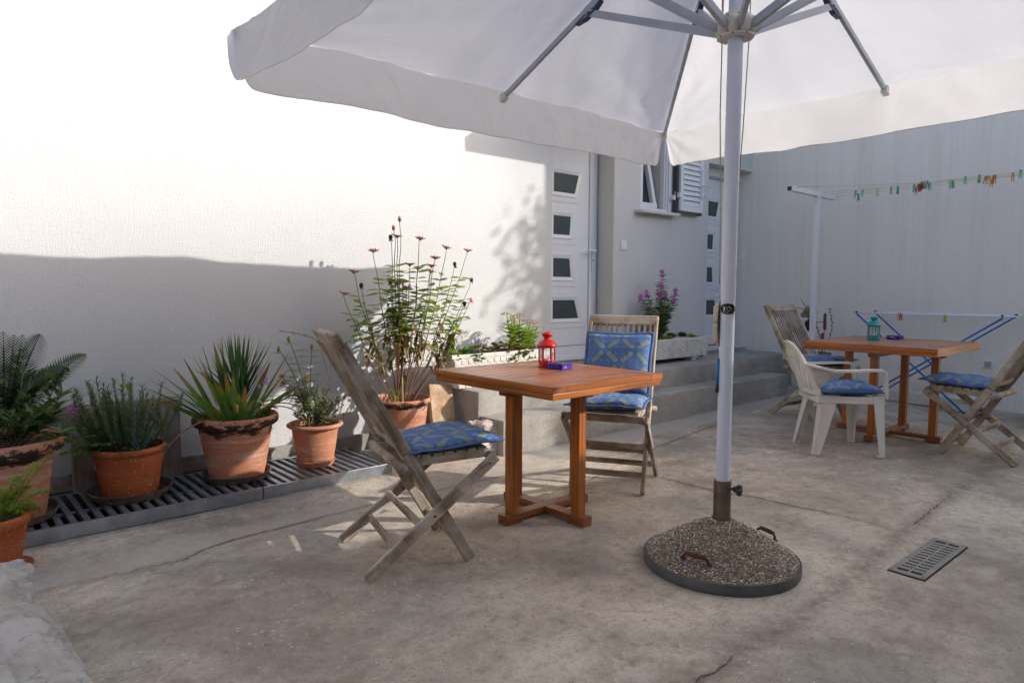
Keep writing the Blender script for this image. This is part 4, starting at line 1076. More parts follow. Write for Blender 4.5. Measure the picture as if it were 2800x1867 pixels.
def seg(a0, z0_, a1, z1_, r=.0009): m.tube([onpole(a0+(a1-a0)*i/4, z0_+(z1_-z0_)*i/4) for i in range(5)], r, 6)
q0 = math.radians(22)
seg(q0, 1.090, q0, 1.106, .0013); seg(q0, 1.098, q0+.17, 1.106, .0013); seg(q0+.03, 1.099, q0+.18, 1.090, .0013); seg(math.radians(-12), 1.0835, math.radians(40), 1.0835, .0007)
m.build('plate_lettering', WHITEINK, plate)
m = MB(); m.tube([onpole(math.radians(-52), 1.098, .0316), onpole(math.radians(-52), 1.098, .0335)], .0035, 10); m.build('plate_rivet', ALU_DIRTY, plate)

# ---------------------------------------------------------------- parasol base
zb = ground(UC.x, UC.y)
base = thing('parasol_stand', 'round exposed-pebble concrete parasol base with a dark metal rim and rusty handles', 'parasol stand', (UC.x, UC.y, zb))
def cone_z(r): 
    f = r/.318
    return .042 + .178*(1-f)**1.02 + .012*math.sin(PI*f)
m = MB(); prof = [(.0, cone_z(0)-.003)] + [(.318*i/20, cone_z(.318*i/20)-.003) for i in range(1, 21)]
m.lathe(prof, 64); t = NT('pebble_mortar'); co = t.coord(); t.set(col=t.mix(t.ramp(t.noise(co, 60, 5, .7), .3, .7), (.13, .10, .075), (.27, .22, .17)), rough=.95); t.bump(t.noise(co, 160, 4, .7), .8, .004)
m.build('cone', t.m, base, smooth=True)
m = MB(); m.lathe([(.316, .041), (.3225, .045), (.3245, .041), (.324, .004), (.318, .0)], 72); m.build('rim_band', DKRUBBER, base, smooth=True, angle=40)
# pebbles
ico = None
import bmesh
bm = bmesh.new(); bmesh.ops.create_icosphere(bm, subdivisions=2, radius=1.0); iv = np.array([v.co[:] for v in bm.verts]); fi = np.array([[v.index for v in f.verts] for f in bm.faces]); bm.free()
rng = np.random.default_rng(4); pos = []
grid_ = {}
tries = 0
while len(pos) < 5200 and tries < 60000:
    tries += 1; r = .312*math.sqrt(rng.random()); a = rng.random()*2*PI
    if r < .042: continue
    x, y = r*math.cos(a), r*math.sin(a); sz = .0022+.0032*rng.random()**1.6
    key = (int(x/.012), int(y/.012)); ok = True
    for ix in (-1, 0, 1):
        for iy in (-1, 0, 1):
            for (qx, qy, qs) in grid_.get((key[0]+ix, key[1]+iy), ()):
                if (qx-x)**2+(qy-y)**2 < ((qs+sz)*.86)**2: ok = False; break
            if not ok: break
        if not ok: break
    if ok: grid_.setdefault(key, []).append((x, y, sz)); pos.append((x, y, sz, r))
V_, F_, C_ = [], [], []
pal = np.array([(.50, .43, .33), (.42, .30, .17), (.62, .58, .50), (.24, .19, .15), (.10, .10, .11), (.46, .26, .10), (.36, .32, .27), (.55, .47, .36), (.17, .15, .14), (.70, .66, .58)])
for i, (x, y, sz, r) in enumerate(pos):
    sc = sz*np.array([1+.35*rng.random(), .8+.3*rng.random(), .6+.25*rng.random()]); a = rng.random()*6.28
    p = iv*sc; p = np.stack([p[:, 0]*math.cos(a)-p[:, 1]*math.sin(a), p[:, 0]*math.sin(a)+p[:, 1]*math.cos(a), p[:, 2]], 1)
    V_.append(p+np.array([x, y, cone_z(r)-.001+rng.random()*.0012])); F_.append(fi+i*len(iv)); C_.append(np.repeat(pal[rng.integers(len(pal))][None]*(.75+.5*rng.random()), len(iv), 0))
V_ = np.concatenate(V_); F_ = np.concatenate(F_); C_ = np.concatenate(C_)
me = bpy.data.meshes.new('pebbles'); me.vertices.add(len(V_)); me.vertices.foreach_set('co', V_.reshape(-1)); me.loops.add(len(F_)*3); me.loops.foreach_set('vertex_index', F_.reshape(-1))
me.polygons.add(len(F_)); me.polygons.foreach_set('loop_start', np.arange(len(F_))*3); me.polygons.foreach_set('loop_total', np.full(len(F_), 3)); me.update(calc_edges=True); me.validate()
ca = me.color_attributes.new('pebble', 'FLOAT_COLOR', 'POINT'); ca.data.foreach_set('color', np.concatenate([np.clip(C_, 0, 1), np.ones((len(C_), 1))], 1).reshape(-1).astype(np.float32))
t = NT('pebble'); at = t.n('ShaderNodeAttribute'); at.attribute_name = 'pebble'; t.set(col=t.mix(.12, at.outputs[0], (.25, .2, .15)), rough=.55); me.materials.append(t.m)
tag(link('pebbles', me, base, smooth=True), kind='stuff')
m = MB(); m.lathe([(.0295, .19), (.0295, .368), (.0355, .370), (.0365, .366), (.0365, .19)], 32); m.build('sleeve', STEELPIPE, base, smooth=True, angle=50)
kd = (Vector((fw.y, -fw.x, 0))*.86 - Vector((fw.x, fw.y, 0))*.5).normalized()
m = MB(); kp = Vector((0, 0, .335)); m.tube([kp+kd*.036, kp+kd*.056], .006, 10); ks = m.build('knob_screw', STEELPIPE, base, smooth=True)
m = MB(); sidek = kd.cross(Vector((0, 0, 1))).normalized()
m.tube([kp+kd*.045, kp+kd*.052, kp+kd*.062], [.011, .014, .017], 14)
for k in range(5):
    a = 2*PI*k/5; c = kp+kd*.071+(sidek*math.cos(a)+Vector((0, 0, 1))*math.sin(a))*.0165; m.tube([c-kd*.010, c-kd*.007, c+kd*.006, c+kd*.009], [.005, .0085, .0085, .005], 10)
m.tube([kp+kd*.058, kp+kd*.082], .015, 14); m.build('knob', BLACK if False else DKGREY, base, smooth=True)
for ang in (math.atan2(-2.893+2.832, 2.171-2.575), math.atan2(-2.887+2.832, 2.735-2.575)):
    e = Vector((math.cos(ang), math.sin(ang), 0)); s_ = Vector((-e.y, e.x, 0))
    r0 = .245; zc = cone_z(r0)
    def hp(l, out, up_): return e*(r0+out) + s_*l + Vector((0, 0, zc+up_))
    m = MB(); m.tube([hp(-.056, 0, -.01), hp(-.052, .004, .013), hp(-.038, .008, .024), hp(.038, .008, .024), hp(.052, .004, .013), hp(.056, 0, -.01)], [.0065, .006, .0055, .0055, .006, .0065], 8)
    m.tube([hp(-.040, .008, .024), hp(-.02, .008, .025), hp(.02, .008, .025), hp(.040, .008, .024)], [.008, .0095, .0095, .008], 10)
    m.ball(hp(-.057, 0, -.001), .012, 8, 6, (1, 1, .6)); m.ball(hp(.057, 0, -.001), .012, 8, 6, (1, 1, .6)); m.build('rusty_handle', RUST, base, smooth=True)

# ---------------------------------------------------------------- lanterns and ashtrays
def lantern(label, loc, mat, rz):
    t = thing('lantern', label, 'lantern', loc, rz)
    HX = lambda r, z0_, z1_, r1=None: [(r, z0_), (r1 or r, z1_)]
    m = MB(); m.lathe([(0, 0), (.045, 0), (.050, .002), (.050, .007), (.044, .010), (.045, .020), (.047, .022), (.046, .027), (0, .027)], 36); m.build('base', mat, t, smooth=True, angle=35)
    rh = .043
    for k in range(6):
        a = PI*k/3; x, y = rh*math.cos(a), rh*math.sin(a)
        m = MB(); m.beam((x, y, .027), (x, y, .112), .0075, .0075, up=(x, y, 0)); m.build('post', mat, t, bevel=.001, seg=1)
        a2 = PI*(k+1)/3; x2, y2 = rh*math.cos(a2), rh*math.sin(a2)
        m = MB(); m.quad([(x*.97, y*.97, .03), (x2*.97, y2*.97, .03), (x2*.97, y2*.97, .109), (x*.97, y*.97, .109)]); m.build('pane', LGLASS, t)
        m = MB(); m.beam((x, y, .1085), (x2, y2, .1085), .006, .007); m.beam((x, y, .0305), (x2, y2, .0305), .006, .007); m.build('crossbar', mat, t)
    m = MB(); m.lathe([(.0, .112), (.049, .112), (.0565, .116), (.057, .119), (.054, .122), (.046, .134), (.036, .144), (.025, .150), (.018, .153), (.017, .157), (.022, .162), (.029, .175), (.031, .178), (.030, .181), (.022, .188), (.010, .193), (0, .194)], 40); rf = m.build('roof', mat, t, smooth=True, angle=55)
    for k in range(8):
        a = 2*PI*(k+.3)/8; m = MB(); r1, z1_ = .0435, .1375; n_ = Vector((math.cos(a), math.sin(a), 1.0)).normalized()
        c = Vector((r1*math.cos(a), r1*math.sin(a), z1_)); m.tube([c-n_*.002, c+n_*.0007], .0026, 10); m.build('vent_hole', BLACK, rf)
    for k in range(5):
        a = 2*PI*(k+.1)/5; n_ = Vector((math.cos(a), math.sin(a), -.7)).normalized(); c = Vector((.0252*math.cos(a), .0252*math.sin(a), .1675)); m = MB(); m.tube([c-n_*.002, c+n_*.0008], .0024, 10); m.build('vent_hole', BLACK, rf)
    m = MB(); m.lathe([(0, .0275), (.019, .0275), (.0195, .045), (.017, .045), (.016, .040), (0, .040)], 24); m.build('tealight', CANDLE, t, smooth=True, angle=40)
lantern('red metal candle lantern with glass sides on the front table', (2.63, -1.70, .7505), REDM, .3)
lantern('teal metal candle lantern with glass sides on the far table', (5.945, -2.155, .7505+ground(5.83, -2.335)), TEALM, .1)
def ashtray(label, loc, rz):
    t = thing('ashtray', label, 'ashtray', loc, rz); w = .052; h = .030
    m = MB(); b0 = len(m.v)
    prof = [(w, 0), (w, h-.003), (w-.003, h), (w-.014, h), (w-.020, h-.004), (w-.024, .010), (.0, .010)]
    # square lathe with clipped corners
    for r, z in prof:
        for k in range(8):
            a = PI/4*k; c = [(1, -.8), (1, .8), (.8, 1), (-.8, 1), (-1, .8), (-1, -.8), (-.8, -1), (.8, -1)][k]
            m.v.append((c[0]*r, c[1]*r, z))
    for i in range(len(prof)-1):
        for k in range(8): k2 = (k+1) % 8; m.face((b0+i*8+k, b0+i*8+k2, b0+(i+1)*8+k2, b0+(i+1)*8+k))
    m.face([b0+k for k in range(8)][::-1]); m.build('dish', COBALT, t, bevel=.0015)
    m = MB(); m.box(-.038, .038, -.038, .038, .0275, .031); m.build('lid', plain('dark_lid', (.03, .035, .06), .25), t, bevel=.003)
    return t
at1 = ashtray('cobalt blue glass ashtray beside the red lantern', (2.625, -1.805, .7505), math.radians(4))
FR = Matrix.Rotation(PI/2, 4, 'X')
lettering('MS', .0135, REDINK, at1, Matrix.Translation((-.014, -.0524, .0165)) @ FR)
lettering('nns', .0135, WHITEINK, at1, Matrix.Translation((-.013, -.0524, .0055)) @ FR)
at2 = ashtray('dark blue glass ashtray with a white emblem beside the teal lantern', (6.14, -2.25, .7505+ground(5.83, -2.335)), math.radians(-3))
m = MB()
for k in range(5): m.beam((-.0525, .022-.006*k, .020+.001*k), (-.0525, .004-.009*k, .010-.0008*k+.003), .0012, .0022, up=(1, 0, 0))
m.beam((-.0525, .035, .012), (-.0525, .012, .021), .0012, .002, up=(1, 0, 0)); m.build('emblem', WHITEINK, at2)
# ---------------------------------------------------------------- clothes line
zp = ground(7.02, -1.155)
post = thing('clothesline_post', 'white metal clothesline post with a crossbar in front of the stained wall', 'clothesline post', (7.02, -1.155, zp))
MB().box(-.028, .028, -.022, .022, 0, 2.13-zp).build('post', PVC, post, bevel=.002)
m = MB(); m.box(-.60, .40, -.024, .024, 2.128-zp, 2.176-zp); cb_ = m.build('crossbar', PVC, post, bevel=.002); cb_.rotation_euler = (0, 0, .02)
MB().box(-.6025, -.597, -.020, .020, 2.132-zp, 2.172-zp).build('bar_end', BROWNCAP, post)
m = MB()
for x in (-.54, .02, .38): m.tube([(x, .028, 2.178-zp), (x, -.028, 2.18-zp), (x+.01, -.045, 2.17-zp), (x, -.028, 2.155-zp)], .004, 6)
m.build('hook', PVC, post, smooth=True)
def line_z(y): f = (-1.2-y)/3.4; return 2.165 + .052*f*1.6 - .10*f*(1-f)*.9
for nm, x, dx in (('left', 6.48, .60), ('middle', 7.04, .06), ('right', 7.40, -.1)):
    m = MB(); m.tube([(x+dx*min(1, i/8), -1.2-.2*i, line_z(-1.2-.2*i)-(.03 if nm == 'left' else 0)*min(1, i/4)) for i in range(18)], .0018, 6)
    tag(m.build('clothesline', LINE, None, smooth=True), 'thin yellow clothesline tied to the %s part of the crossbar' % nm, 'clothesline', 'clotheslines')
def make_pin(mat):
    root = bpy.data.objects.new('clothes_peg', None); COL.objects.link(root); root.empty_display_size = .03
    for s in (-1, 1):
        m = MB(); m.beam((0, s*.0035, .022), (0, s*.009, -.052), .0165, .007, up=(0, 1, 0), t1=.005); m.build('peg_half', mat, root, bevel=.001, seg=1)
    m = MB(); m.tube([(-.007, 0, .0), (.007, 0, .0)], .0042, 8); m.build('spring', ALU_DIRTY, root)
    return root
PIN = [(-1.454, 'red', 0), (-1.482, 'teal', 2), (-1.522, 'teal', 0), (-1.663, 'pale', 0), (-1.788, 'teal', 0), (-1.848, 'teal', 0), (-1.989, 'teal', 0), (-2.007, 'orange', 2), (-2.024, 'red', 0), (-2.040, 'red', 0), (-2.055, 'red', 1),
       (-2.076, 'teal', 1), (-2.101, 'red', 1), (-2.125, 'teal', 0), (-2.289, 'pale', 0), (-2.311, 'teal', 0), (-2.406, 'teal', 1), (-2.514, 'green', 1), (-2.560, 'red', 0), (-2.575, 'orange', 0), (-2.590, 'yellow', 0), (-2.605, 'yellow', 2), (-2.619, 'orange', 0), (-2.633, 'red', 0), (-2.761, 'orange', 0), (-2.814, 'teal', 1)]
LBL = ['dark red peg, leftmost on the clothesline', 'teal peg hanging lowest at the left end of the clothesline', 'teal peg right of the leftmost red peg', 'pale yellow peg alone left of the first pair of teal pegs',
 'left of the two tilted teal pegs side by side', 'right of the two tilted teal pegs side by side', 'teal peg at the left end of the crowded middle bunch', 'orange peg in the middle bunch beside the teal one',
 'first red peg right of the orange one in the middle bunch', 'second red peg right of the orange one in the middle bunch', 'third red peg in the middle bunch, just left of the raised teal one', 'raised teal peg in the middle bunch between red pegs',
 'red peg between two teal pegs right of the middle bunch', 'teal peg closing the middle bunch on the right', 'thin pale peg touching a teal one between the bunches', 'teal peg with a pale peg at its left', 'single teal peg halfway between the two bunches',
 'grey-green peg alone left of the right bunch', 'red peg at the left end of the right bunch', 'orange peg second from left in the right bunch', 'upper yellow peg in the right bunch', 'lower yellow peg in the right bunch', 'orange peg second from right in the right bunch',
 'red peg at the right end of the right bunch', 'orange peg alone near the right end of the line', 'teal peg, rightmost on the clothesline']
protos = {}
xl = {0: 7.20, 1: 7.30, 2: 7.05}
rp_ = random.Random(2)
for (y, c, lv), lb in zip(PIN, LBL):
    if c not in protos: p = make_pin(PINS[c]); protos[c] = p
    else: p = copytree(protos[c])
    p.location = (7.2, y, line_z(y) - .010 + (.0, .02, -.030)[lv]); p.rotation_euler = (rp_.uniform(-.16, .16), 0, rp_.uniform(-.5, .5))
    tag(p, lb, 'clothes peg', 'clothes pegs on the line')
m = MB(); m.tube([(7.2, y, line_z(y)) for y in [-1.2-.2*i for i in range(18)]], .0018, 6)
tag(m.build('clothesline', LINE, None, smooth=True), 'thin yellow clothesline that carries the coloured pegs', 'clothesline', 'clotheslines')

# ---------------------------------------------------------------- drying rack
zr = ground(7.4, -2.1)
rk = thing('drying_rack', 'folding clothes drying rack with white rails and crossed blue legs', 'drying rack', (7.38, -2.1, zr), 0)
ya, yb = .68, -.72; zt_ = .955
m = MB()
for x in (-.24, .24): m.tube([(x, ya-.09, zt_-zr), (x, yb-.06 if x > 0 else yb+.02, zt_-zr)], .009, 10)
m.tube([(-.24, ya-.1, zt_-zr), (.24, ya-.1, zt_-zr)], .007, 8); m.tube([(-.24, yb, zt_-zr), (.24, yb, zt_-zr)], .007, 8)
m.build('rail', WHITETUBE, rk, smooth=True)
for i in range(7):
    x = -.18+.06*i; m = MB(); m.tube([(x, ya-.1, zt_-zr), (x, (ya+yb)/2, zt_-zr-.006), (x, yb, zt_-zr)], .003, 6); m.build('wire', WHITETUBE, rk, smooth=True)
for s in (-1, 1):
    x = s*.235
    m = MB(); m.tube([(x, ya-.12, zt_-zr-.012), (x, yb+.30, .02)], .0085, 10); m.build('leg', BLUETUBE, rk, smooth=True)
    m = MB(); m.tube([(x*.9, yb+.06, zt_-zr-.012), (x*.9, ya-.14, .02)], .0085, 10); m.build('leg', BLUETUBE, rk, smooth=True)
    for y in (ya-.12, yb+.06):
        m = MB(); m.ball((x, y, zt_-zr+.003), .016, 10, 6, (1, 1, .8)); m.build('joint_cap', BROWNCAP, rk, smooth=True)
m = MB(); m.tube([(-.235, yb+.30, .02), (.235, yb+.30, .02)], .0085, 10); m.tube([(-.212, ya-.14, .02), (.212, ya-.14, .02)], .0085, 10); m.build('foot_bar', BLUETUBE, rk, smooth=True)
for y, c, lb in ((-1.93, 'orange', 'orange peg hanging from the drying rack beside a red one'), (-1.95, 'red', 'red peg hanging from the drying rack beside an orange one'), (-2.32, 'yellow', 'yellow peg hanging alone from the drying rack')):
    p = copytree(protos[c]); p.location = (7.14, y, zt_-.012); p.rotation_euler = (0, 0, .1 if c != 'yellow' else 1.3); p['label'] = lb; p['group'] = 'clothes pegs on the drying rack'

# ---------------------------------------------------------------- things at the foot of the stained wall
zc = ground(7.5, -2)
m = MB(); m.beam((7.62, -1.40, zc+.063), (7.50, -2.33, zc+.063), .10, .115); o = m.build('stone_slab', MARBLE, None, bevel=.006)
tag(o, 'long pale stone slab lying along the foot of the stained wall', 'stone slab')
blk = thing('moulded_stone_block', 'stepped white cast block standing beside the long stone slab', 'stone block', (7.47, -2.42, zc), math.radians(7))
m = MB(); m.box(-.09, .09, -.10, .10, .0, .04); m.box(-.08, .08, -.075, .085, .0405, .075); m.box(-.085, .085, -.085, .095, .0755, .105); m.build('body', PLANTER, blk, bevel=.008)
m = MB(); m.box(-.10, .10, -.09, .12, .1055, .135); m.build('cap', PLANTER, blk, bevel=.01)
vz = zc
vs = thing('grey_vase', 'tall square grey vase behind the far table', 'vase', (7.33, -1.10, vz))
m = MB(); prof = [(.085, 0), (.10, .47), (.094, .47), (.088, .44), (0, .44)]; m.lathe([(r*1.25, z) for r, z in prof], 4, ph=PI/4); m.build('body', GREYPOT, vs, bevel=.004)
bq_ = thing('dried_bouquet', 'dried bouquet with a cream chrysanthemum, cattails and twigs in the grey vase', 'dried flowers', (7.33, -1.10, vz+.44))
def twig(pts, r, mat, nm='twig', knobs=0):
    m = MB(); m.tube([Vector(p)-Vector((7.33, -1.10, vz+.44)) for p in pts], r, 6)
    if knobs:
        P_ = [Vector(p)-Vector((7.33, -1.10, vz+.44)) for p in pts]
        for i in range(knobs):
            f = (i+.5)/knobs*(len(P_)-1); a = P_[int(f)].lerp(P_[min(int(f)+1, len(P_)-1)], f % 1); s = Vector((0, (1 if i % 2 else -1)*.009, .003)); m.ball(a+s, .0075, 6, 5, (.8, .8, 1.2))
    return m.build(nm, mat, bq_, smooth=True)
B0 = (7.33, -1.13, vz+.42)
twig([B0, (7.3, -1.15, .72), (7.3, -1.157, .76)], .0035, BARK, 'stalk'); m = MB(); off = Vector((7.33, -1.10, vz+.44))
m.tube([Vector((7.3, -1.157, .755))-off, Vector((7.3, -1.157, .77))-off, Vector((7.3, -1.155, .92))-off, Vector((7.3, -1.153, .935))-off], [.006, .0155, .0155, .006], 12); m.build('cattail', CATT, bq_, smooth=True)
twig([B0, (7.3, -1.13, .62)], .0035, BARK, 'stalk')
m = MB(); m.tube([Vector((7.3, -1.135, .60))-off, Vector((7.3, -1.136, .61))-off, Vector((7.3, -1.138, .715))-off, Vector((7.3, -1.138, .725))-off], [.006, .0165, .0165, .006], 12); m.build('cattail', CATT, bq_, smooth=True)
twig([B0, (7.3, -1.216, .68), (7.3, -1.235, .80), (7.3, -1.22, .90), (7.3, -1.196, .992)], .003, BARK, 'pussy_willow_twig', 11)
twig([B0, (7.3, -1.117, .66), (7.3, -1.095, .72), (7.3, -1.078, .79)], .003, BARK, 'pussy_willow_twig', 8)
for q in ([(7.3, -.99, .85), (7.3, -.95, .98), (7.3, -.92, 1.03), (7.3, -.89, 1.08)], [(7.3, -.98, .9), (7.3, -1.0, .99), (7.3, -1.06, 1.02)], [(7.3, -.98, .88), (7.3, -.90, .98), (7.3, -.84, .99)], [(7.3, -1.02, .8), (7.3, -1.09, .84), (7.3, -1.14, .84)]):
    twig([B0, (7.31, -1.05, .65)]+q, .0035, BARK)
m = MB(); m.ball(Vector((7.3, -.985, .80))-off, .05, 12, 8, (1, .8, 1.3)); 
for i in range(60):
    a = random.uniform(0, 6.28); m.blade(Vector((7.3+.02*math.cos(a), -.99+.03*math.sin(a), .83))-off, (math.cos(a)*.6, math.sin(a)*.6, random.uniform(-1.2, .3)), .09, .012, .1, 2)
m.build('dark_leaves', DEADH, bq_)
for cy, cz, R in ((-1.005, .945, .075), (-.95, .90, .05)):
    m = MB()
    for i in range(190):
        a = random.uniform(0, 6.28); el = math.asin(random.uniform(-.5, 1)); d = Vector((math.cos(a)*math.cos(el)-.2, math.sin(a)*math.cos(el), math.sin(el)))
        m.blade(Vector((7.28, cy, cz))-off+d*R*.25, d, R*random.uniform(.7, .95), .016, -.5, 4, .3, 1)
    m.build('chrysanthemum_bloom', CREAM, bq_)

# ---------------------------------------------------------------- boulder bottom left
def rock(name, label, cat, loc, dim, seed, N=30, amp=.12, mat=ROCK, rot=(0, 0, 0), square=.55, group=None):
    bm = bmesh.new(); bmesh.ops.create_icosphere(bm, subdivisions=6 if N > 20 else 4, radius=1.0)
    for v in bm.verts:
        p = v.co.copy(); q = Vector([math.copysign(abs(c)**square, c) for c in p]); q = q/max(abs(q.x), abs(q.y), abs(q.z))*.62+p*.2; q.x *= 1-.10*max(0, -p.z); q.y *= 1-.10*max(0, -p.z)
        n = noise.fractal(p*1.6+Vector((seed, 0, 0)), 1.0, 2.0, 5)*amp + (noise.voronoi(p*2.2+Vector((seed, 4, 0)))[0][0]-.3)*amp*.9 + (.5-abs(noise.noise(p*5+Vector((seed, 0, 2)))))*amp*.5-amp*.15 + noise.noise(p*26+Vector((seed, 0, 2)))*amp*.07
        q = q*(1+n); v.co = Vector((q.x*dim[0]*1.15, q.y*dim[1]*1.15, q.z*dim[2]*1.15))
    me = bpy.data.meshes.new(name); bm.to_mesh(me); bm.free(); me.materials.append(mat)
    o = link(name, me, smooth=True, angle=32); o.location = loc; o.rotation_euler = rot; tag(o, label, cat, group); return o
rock('boulder', 'big pale limestone boulder in the bottom left corner', 'boulder', (-.385, -2.33, .03), (.70, .85, .235), 3.3, 40, .14, rot=(0, 0, .05), square=.22)
rock('rubble_stone', 'rounded broken stone with a white top leaning on the lower step', 'stone', (3.0, -.70, .12), (.09, .08, .13), 7, 15, .2, group=None)
rock('rubble_stone', 'rough brown lump of mortar between the pot and the steps', 'stone', (2.93, -.53, .09), (.09, .08, .10), 9, 15, .35)
m = MB(); m.beam((2.84, -.47, .02), (2.90, -.30, .47), .20, .042, up=(0, -1, .35)); o = m.build('stone_tile', SLABST, None, bevel=.004)
tag(o, 'rough tan stone tile leaning behind the zinnia pot against the steps', 'stone tile')

# ---------------------------------------------------------------- window-box planters
def planter(label, x0, x1, y0, y1, z0_, h, rows, brick, feet=0.0):
    t = thing('planter', label, 'planter', ((x0+x1)/2, (y0+y1)/2, z0_), 0, 'white cast planters on the upper step')
    L, D = (x1-x0)/2, (y1-y0)/2; tp = .88
    m = MB(); f0 = feet
    def ringz(z, k): return [(-L*k, -D*k, z), (L*k, -D*k, z), (L*k, D*k, z), (-L*k, D*k, z)]
    R_ = [ringz(f0, tp*.97), ringz(h-.03, .965), ringz(h-.03, 1.0), ringz(h, 1.0), ringz(h, .93), ringz(h-.05, .92)]
    for r in R_: m.v += r
    for i in range(len(R_)-1):
        for k in range(4): k2 = (k+1) % 4; m.face((i*4+k, i*4+k2, (i+1)*4+k2, (i+1)*4+k))
    m.face((3, 2, 1, 0)); m.build('body', PLANTER, t, bevel=.005)
    m = MB(); m.box(-L*.93, L*.93, -D*.93, D*.93, h-.06, h-.035); m.build('soil', SOIL, t)
    # moulded basket-weave blocks on the two visible faces
    hz = (h-.035-f0)/rows
    for r in range(rows):
        zc_ = f0+hz*(r+.5); k = tp*.97+(.965-tp*.97)*(zc_-f0)/(h-.03-f0)
        nb = int(2*L*k/brick)
        for i in range(nb+1):
            xx = -L*k + brick*(i+.5*(r % 2)) 
            a, b = max(xx+.004, -L*k+.004), min(xx+brick*.72, L*k-.004)
            if b-a < .015: continue
            mm = MB(); mm.box(a, b, -D*k-.004, -D*k+.012, zc_-hz*.42, zc_+hz*.42); mm.build('weave_block', PLANTER, t, bevel=.003, seg=1)
        nb = max(1, int(2*D*k/brick))
        for i in range(nb):
            yy = -D*k+2*D*k*(i+.15*(r % 2))/nb; mm = MB(); mm.box(-L*k-.006, -L*k+.012, yy+.006, min(D*k-.004, yy+2*D*k/nb*.72), zc_-hz*.42, zc_+hz*.42); mm.build('weave_block', PLANTER, t, bevel=.003, seg=1)
    if feet:
        for x in (-L*.72, L*.55):
            m = MB(); m.box(x-.05, x+.05, -D*.8, D*.8, f0-.018, f0+.002); m.box(x-.03, x+.03, -D*.75, D*.75, 0, f0-.0185); m.build('foot', PLANTER, t, bevel=.006)
    return t
planter('white woven-pattern planter full of succulents on the left end of the upper step', 2.93, 3.97, -.42, -.17, .44, .255, 5, .062)
planter('greyish white planter with feet below the window, holding the magenta flowers', 5.27, 6.42, -.35, -.05, .44, .245, 7, .085, .045)
rock('stone_chunk', 'small dark brown stone beside the right end of the footed planter', 'stone', (6.60, -.12, .53), (.05, .05, .09), 12, 15, .25, ROCK)

# ---------------------------------------------------------------- pots
def pot(label, x, y, z0_, R, r0, H, mat, rim=.028, rimh=.05, stain=0.0, soil=.05, seed=0, group='terracotta pots along the wall'):
    t = thing('plant_pot', label, 'pot', (x, y, z0_), seed, group)
    prof = [(0, 0), (r0*.96, 0), (r0, .006)]
    for i in range(1, 9):
        f = i/8; prof.append((r0+(R-rim-r0)*f**.9, .006+(H-rimh-.006)*f))
    prof += [(R-rim*.55, H-rimh*.95), (R-.004, H-rimh*.75), (R, H-rimh*.45), (R-.003, H-.008), (R-.014, H), (R-rim+.002, H-.006), (R-rim-.004, H-soil-.03)]
    m = MB(); n = 72; m.lathe(prof, n)
    m.v = [(a+noise.noise((a*6, b*6, c*6+seed))*.003, b+noise.noise((a*6, b*6+9, c*6))*.003, c) for a, b, c in m.v]
    me = m.mesh('pot_body'); me.materials.append(mat)
    if stain:
        at = me.attributes.new('stain', 'FLOAT', 'POINT')
        val = []
        for a, b, c in m.v:
            k = (c-(H-rimh*.95))/rimh; q = math.exp(-((k-.10)/.75)**2)*stain; val.append(q if c > H*.6 else q*.2)
        at.data.foreach_set('value', val)
    link('pot_body', me, t, smooth=True, angle=60)
    m = MB(); m.lathe([(0, H-soil), (R-rim-.001, H-soil-.004)], 40); m.build('soil', SOIL, t, smooth=True)
    return t
def saucer(label, x, y, z0_, R, mat, h=.035):
    m = MB(); m.lathe([(0, .0), (R*.86, 0), (R*.93, h*.4), (R, h), (R-.006, h+.001), (R*.90, h*.42), (R*.83, .006), (0, .006)], 60); me = m.mesh('saucer'); me.materials.append(mat)
    at = me.attributes.new('stain', 'FLOAT', 'POINT'); at.data.foreach_set('value', [.45 if v[2] < h*.8 else .0 for v in m.v])
    o = link('saucer', me, smooth=True, angle=50); o.location = (x, y, z0_); tag(o, label, 'saucer', 'saucers under the pots'); return o
GZt = .0705
POTS = {'left': (.30, -.42, .255, .175, .39), 'orange': (.852, -.35, .178, .135, .265), 'big': (1.405, -.372, .236, .150, .365), 'small': (1.889, -.385, .172, .105, .26), 'zin': (2.508, -.395, .214, .145, .43), 'low': (.215, -.93, .135, .10, .235)}
saucer('wide old brown saucer under the leftmost large pot', .30, -.42, GZt, .225, SAUCER_OLD, .045)
saucer('dark brown stained saucer under the glossy orange plastic pot', .852, -.35, GZt, .205, SAUCER_OLD, .045)
saucer('black-stained saucer under the big central terracotta pot', 1.405, -.372, GZt, .190, SAUCER_OLD, .040)
saucer('small clean terracotta saucer under the small pot', 1.889, -.385, GZt, .122, TERRA_PLAIN, .032)
saucer('rust-brown saucer peeking out behind the boulder', .215, -.93, .004, .145, TERRA_PLAIN, .02)
pot('leftmost large clay pot with a mouldy black-edged rim, cut by the picture edge', .30, -.42, GZt+.008, .255, .165, .385, TERRA, .045, .075, 1.0, .05, 1)
pot('glossy orange plastic pot holding the rosemary', .852, -.35, GZt+.008, .178, .132, .262, PLASTIC_POT, .012, .034, 0, .04, 2)
pot('big central terracotta pot with a black-stained thick rim', 1.405, -.372, GZt+.008, .236, .148, .365, TERRA, .035, .062, 1.0, .04, 3)
pot('small terracotta pot with a flared rim, two plants in it', 1.889, -.385, GZt+.007, .172, .106, .260, TERRA_PLAIN, .030, .030, 0, .035, 4)
pot('terracotta pot with a peeling black rim holding the tall zinnias', 2.508, -.395, .003, .214, .140, .43, TERRA, .026, .045, .9, .05, 5)
pot('low orange pot behind the boulder at the left edge', .215, -.93, .010, .140, .095, .235, PLASTIC_POT, .014, .045, 0, .03, 6)
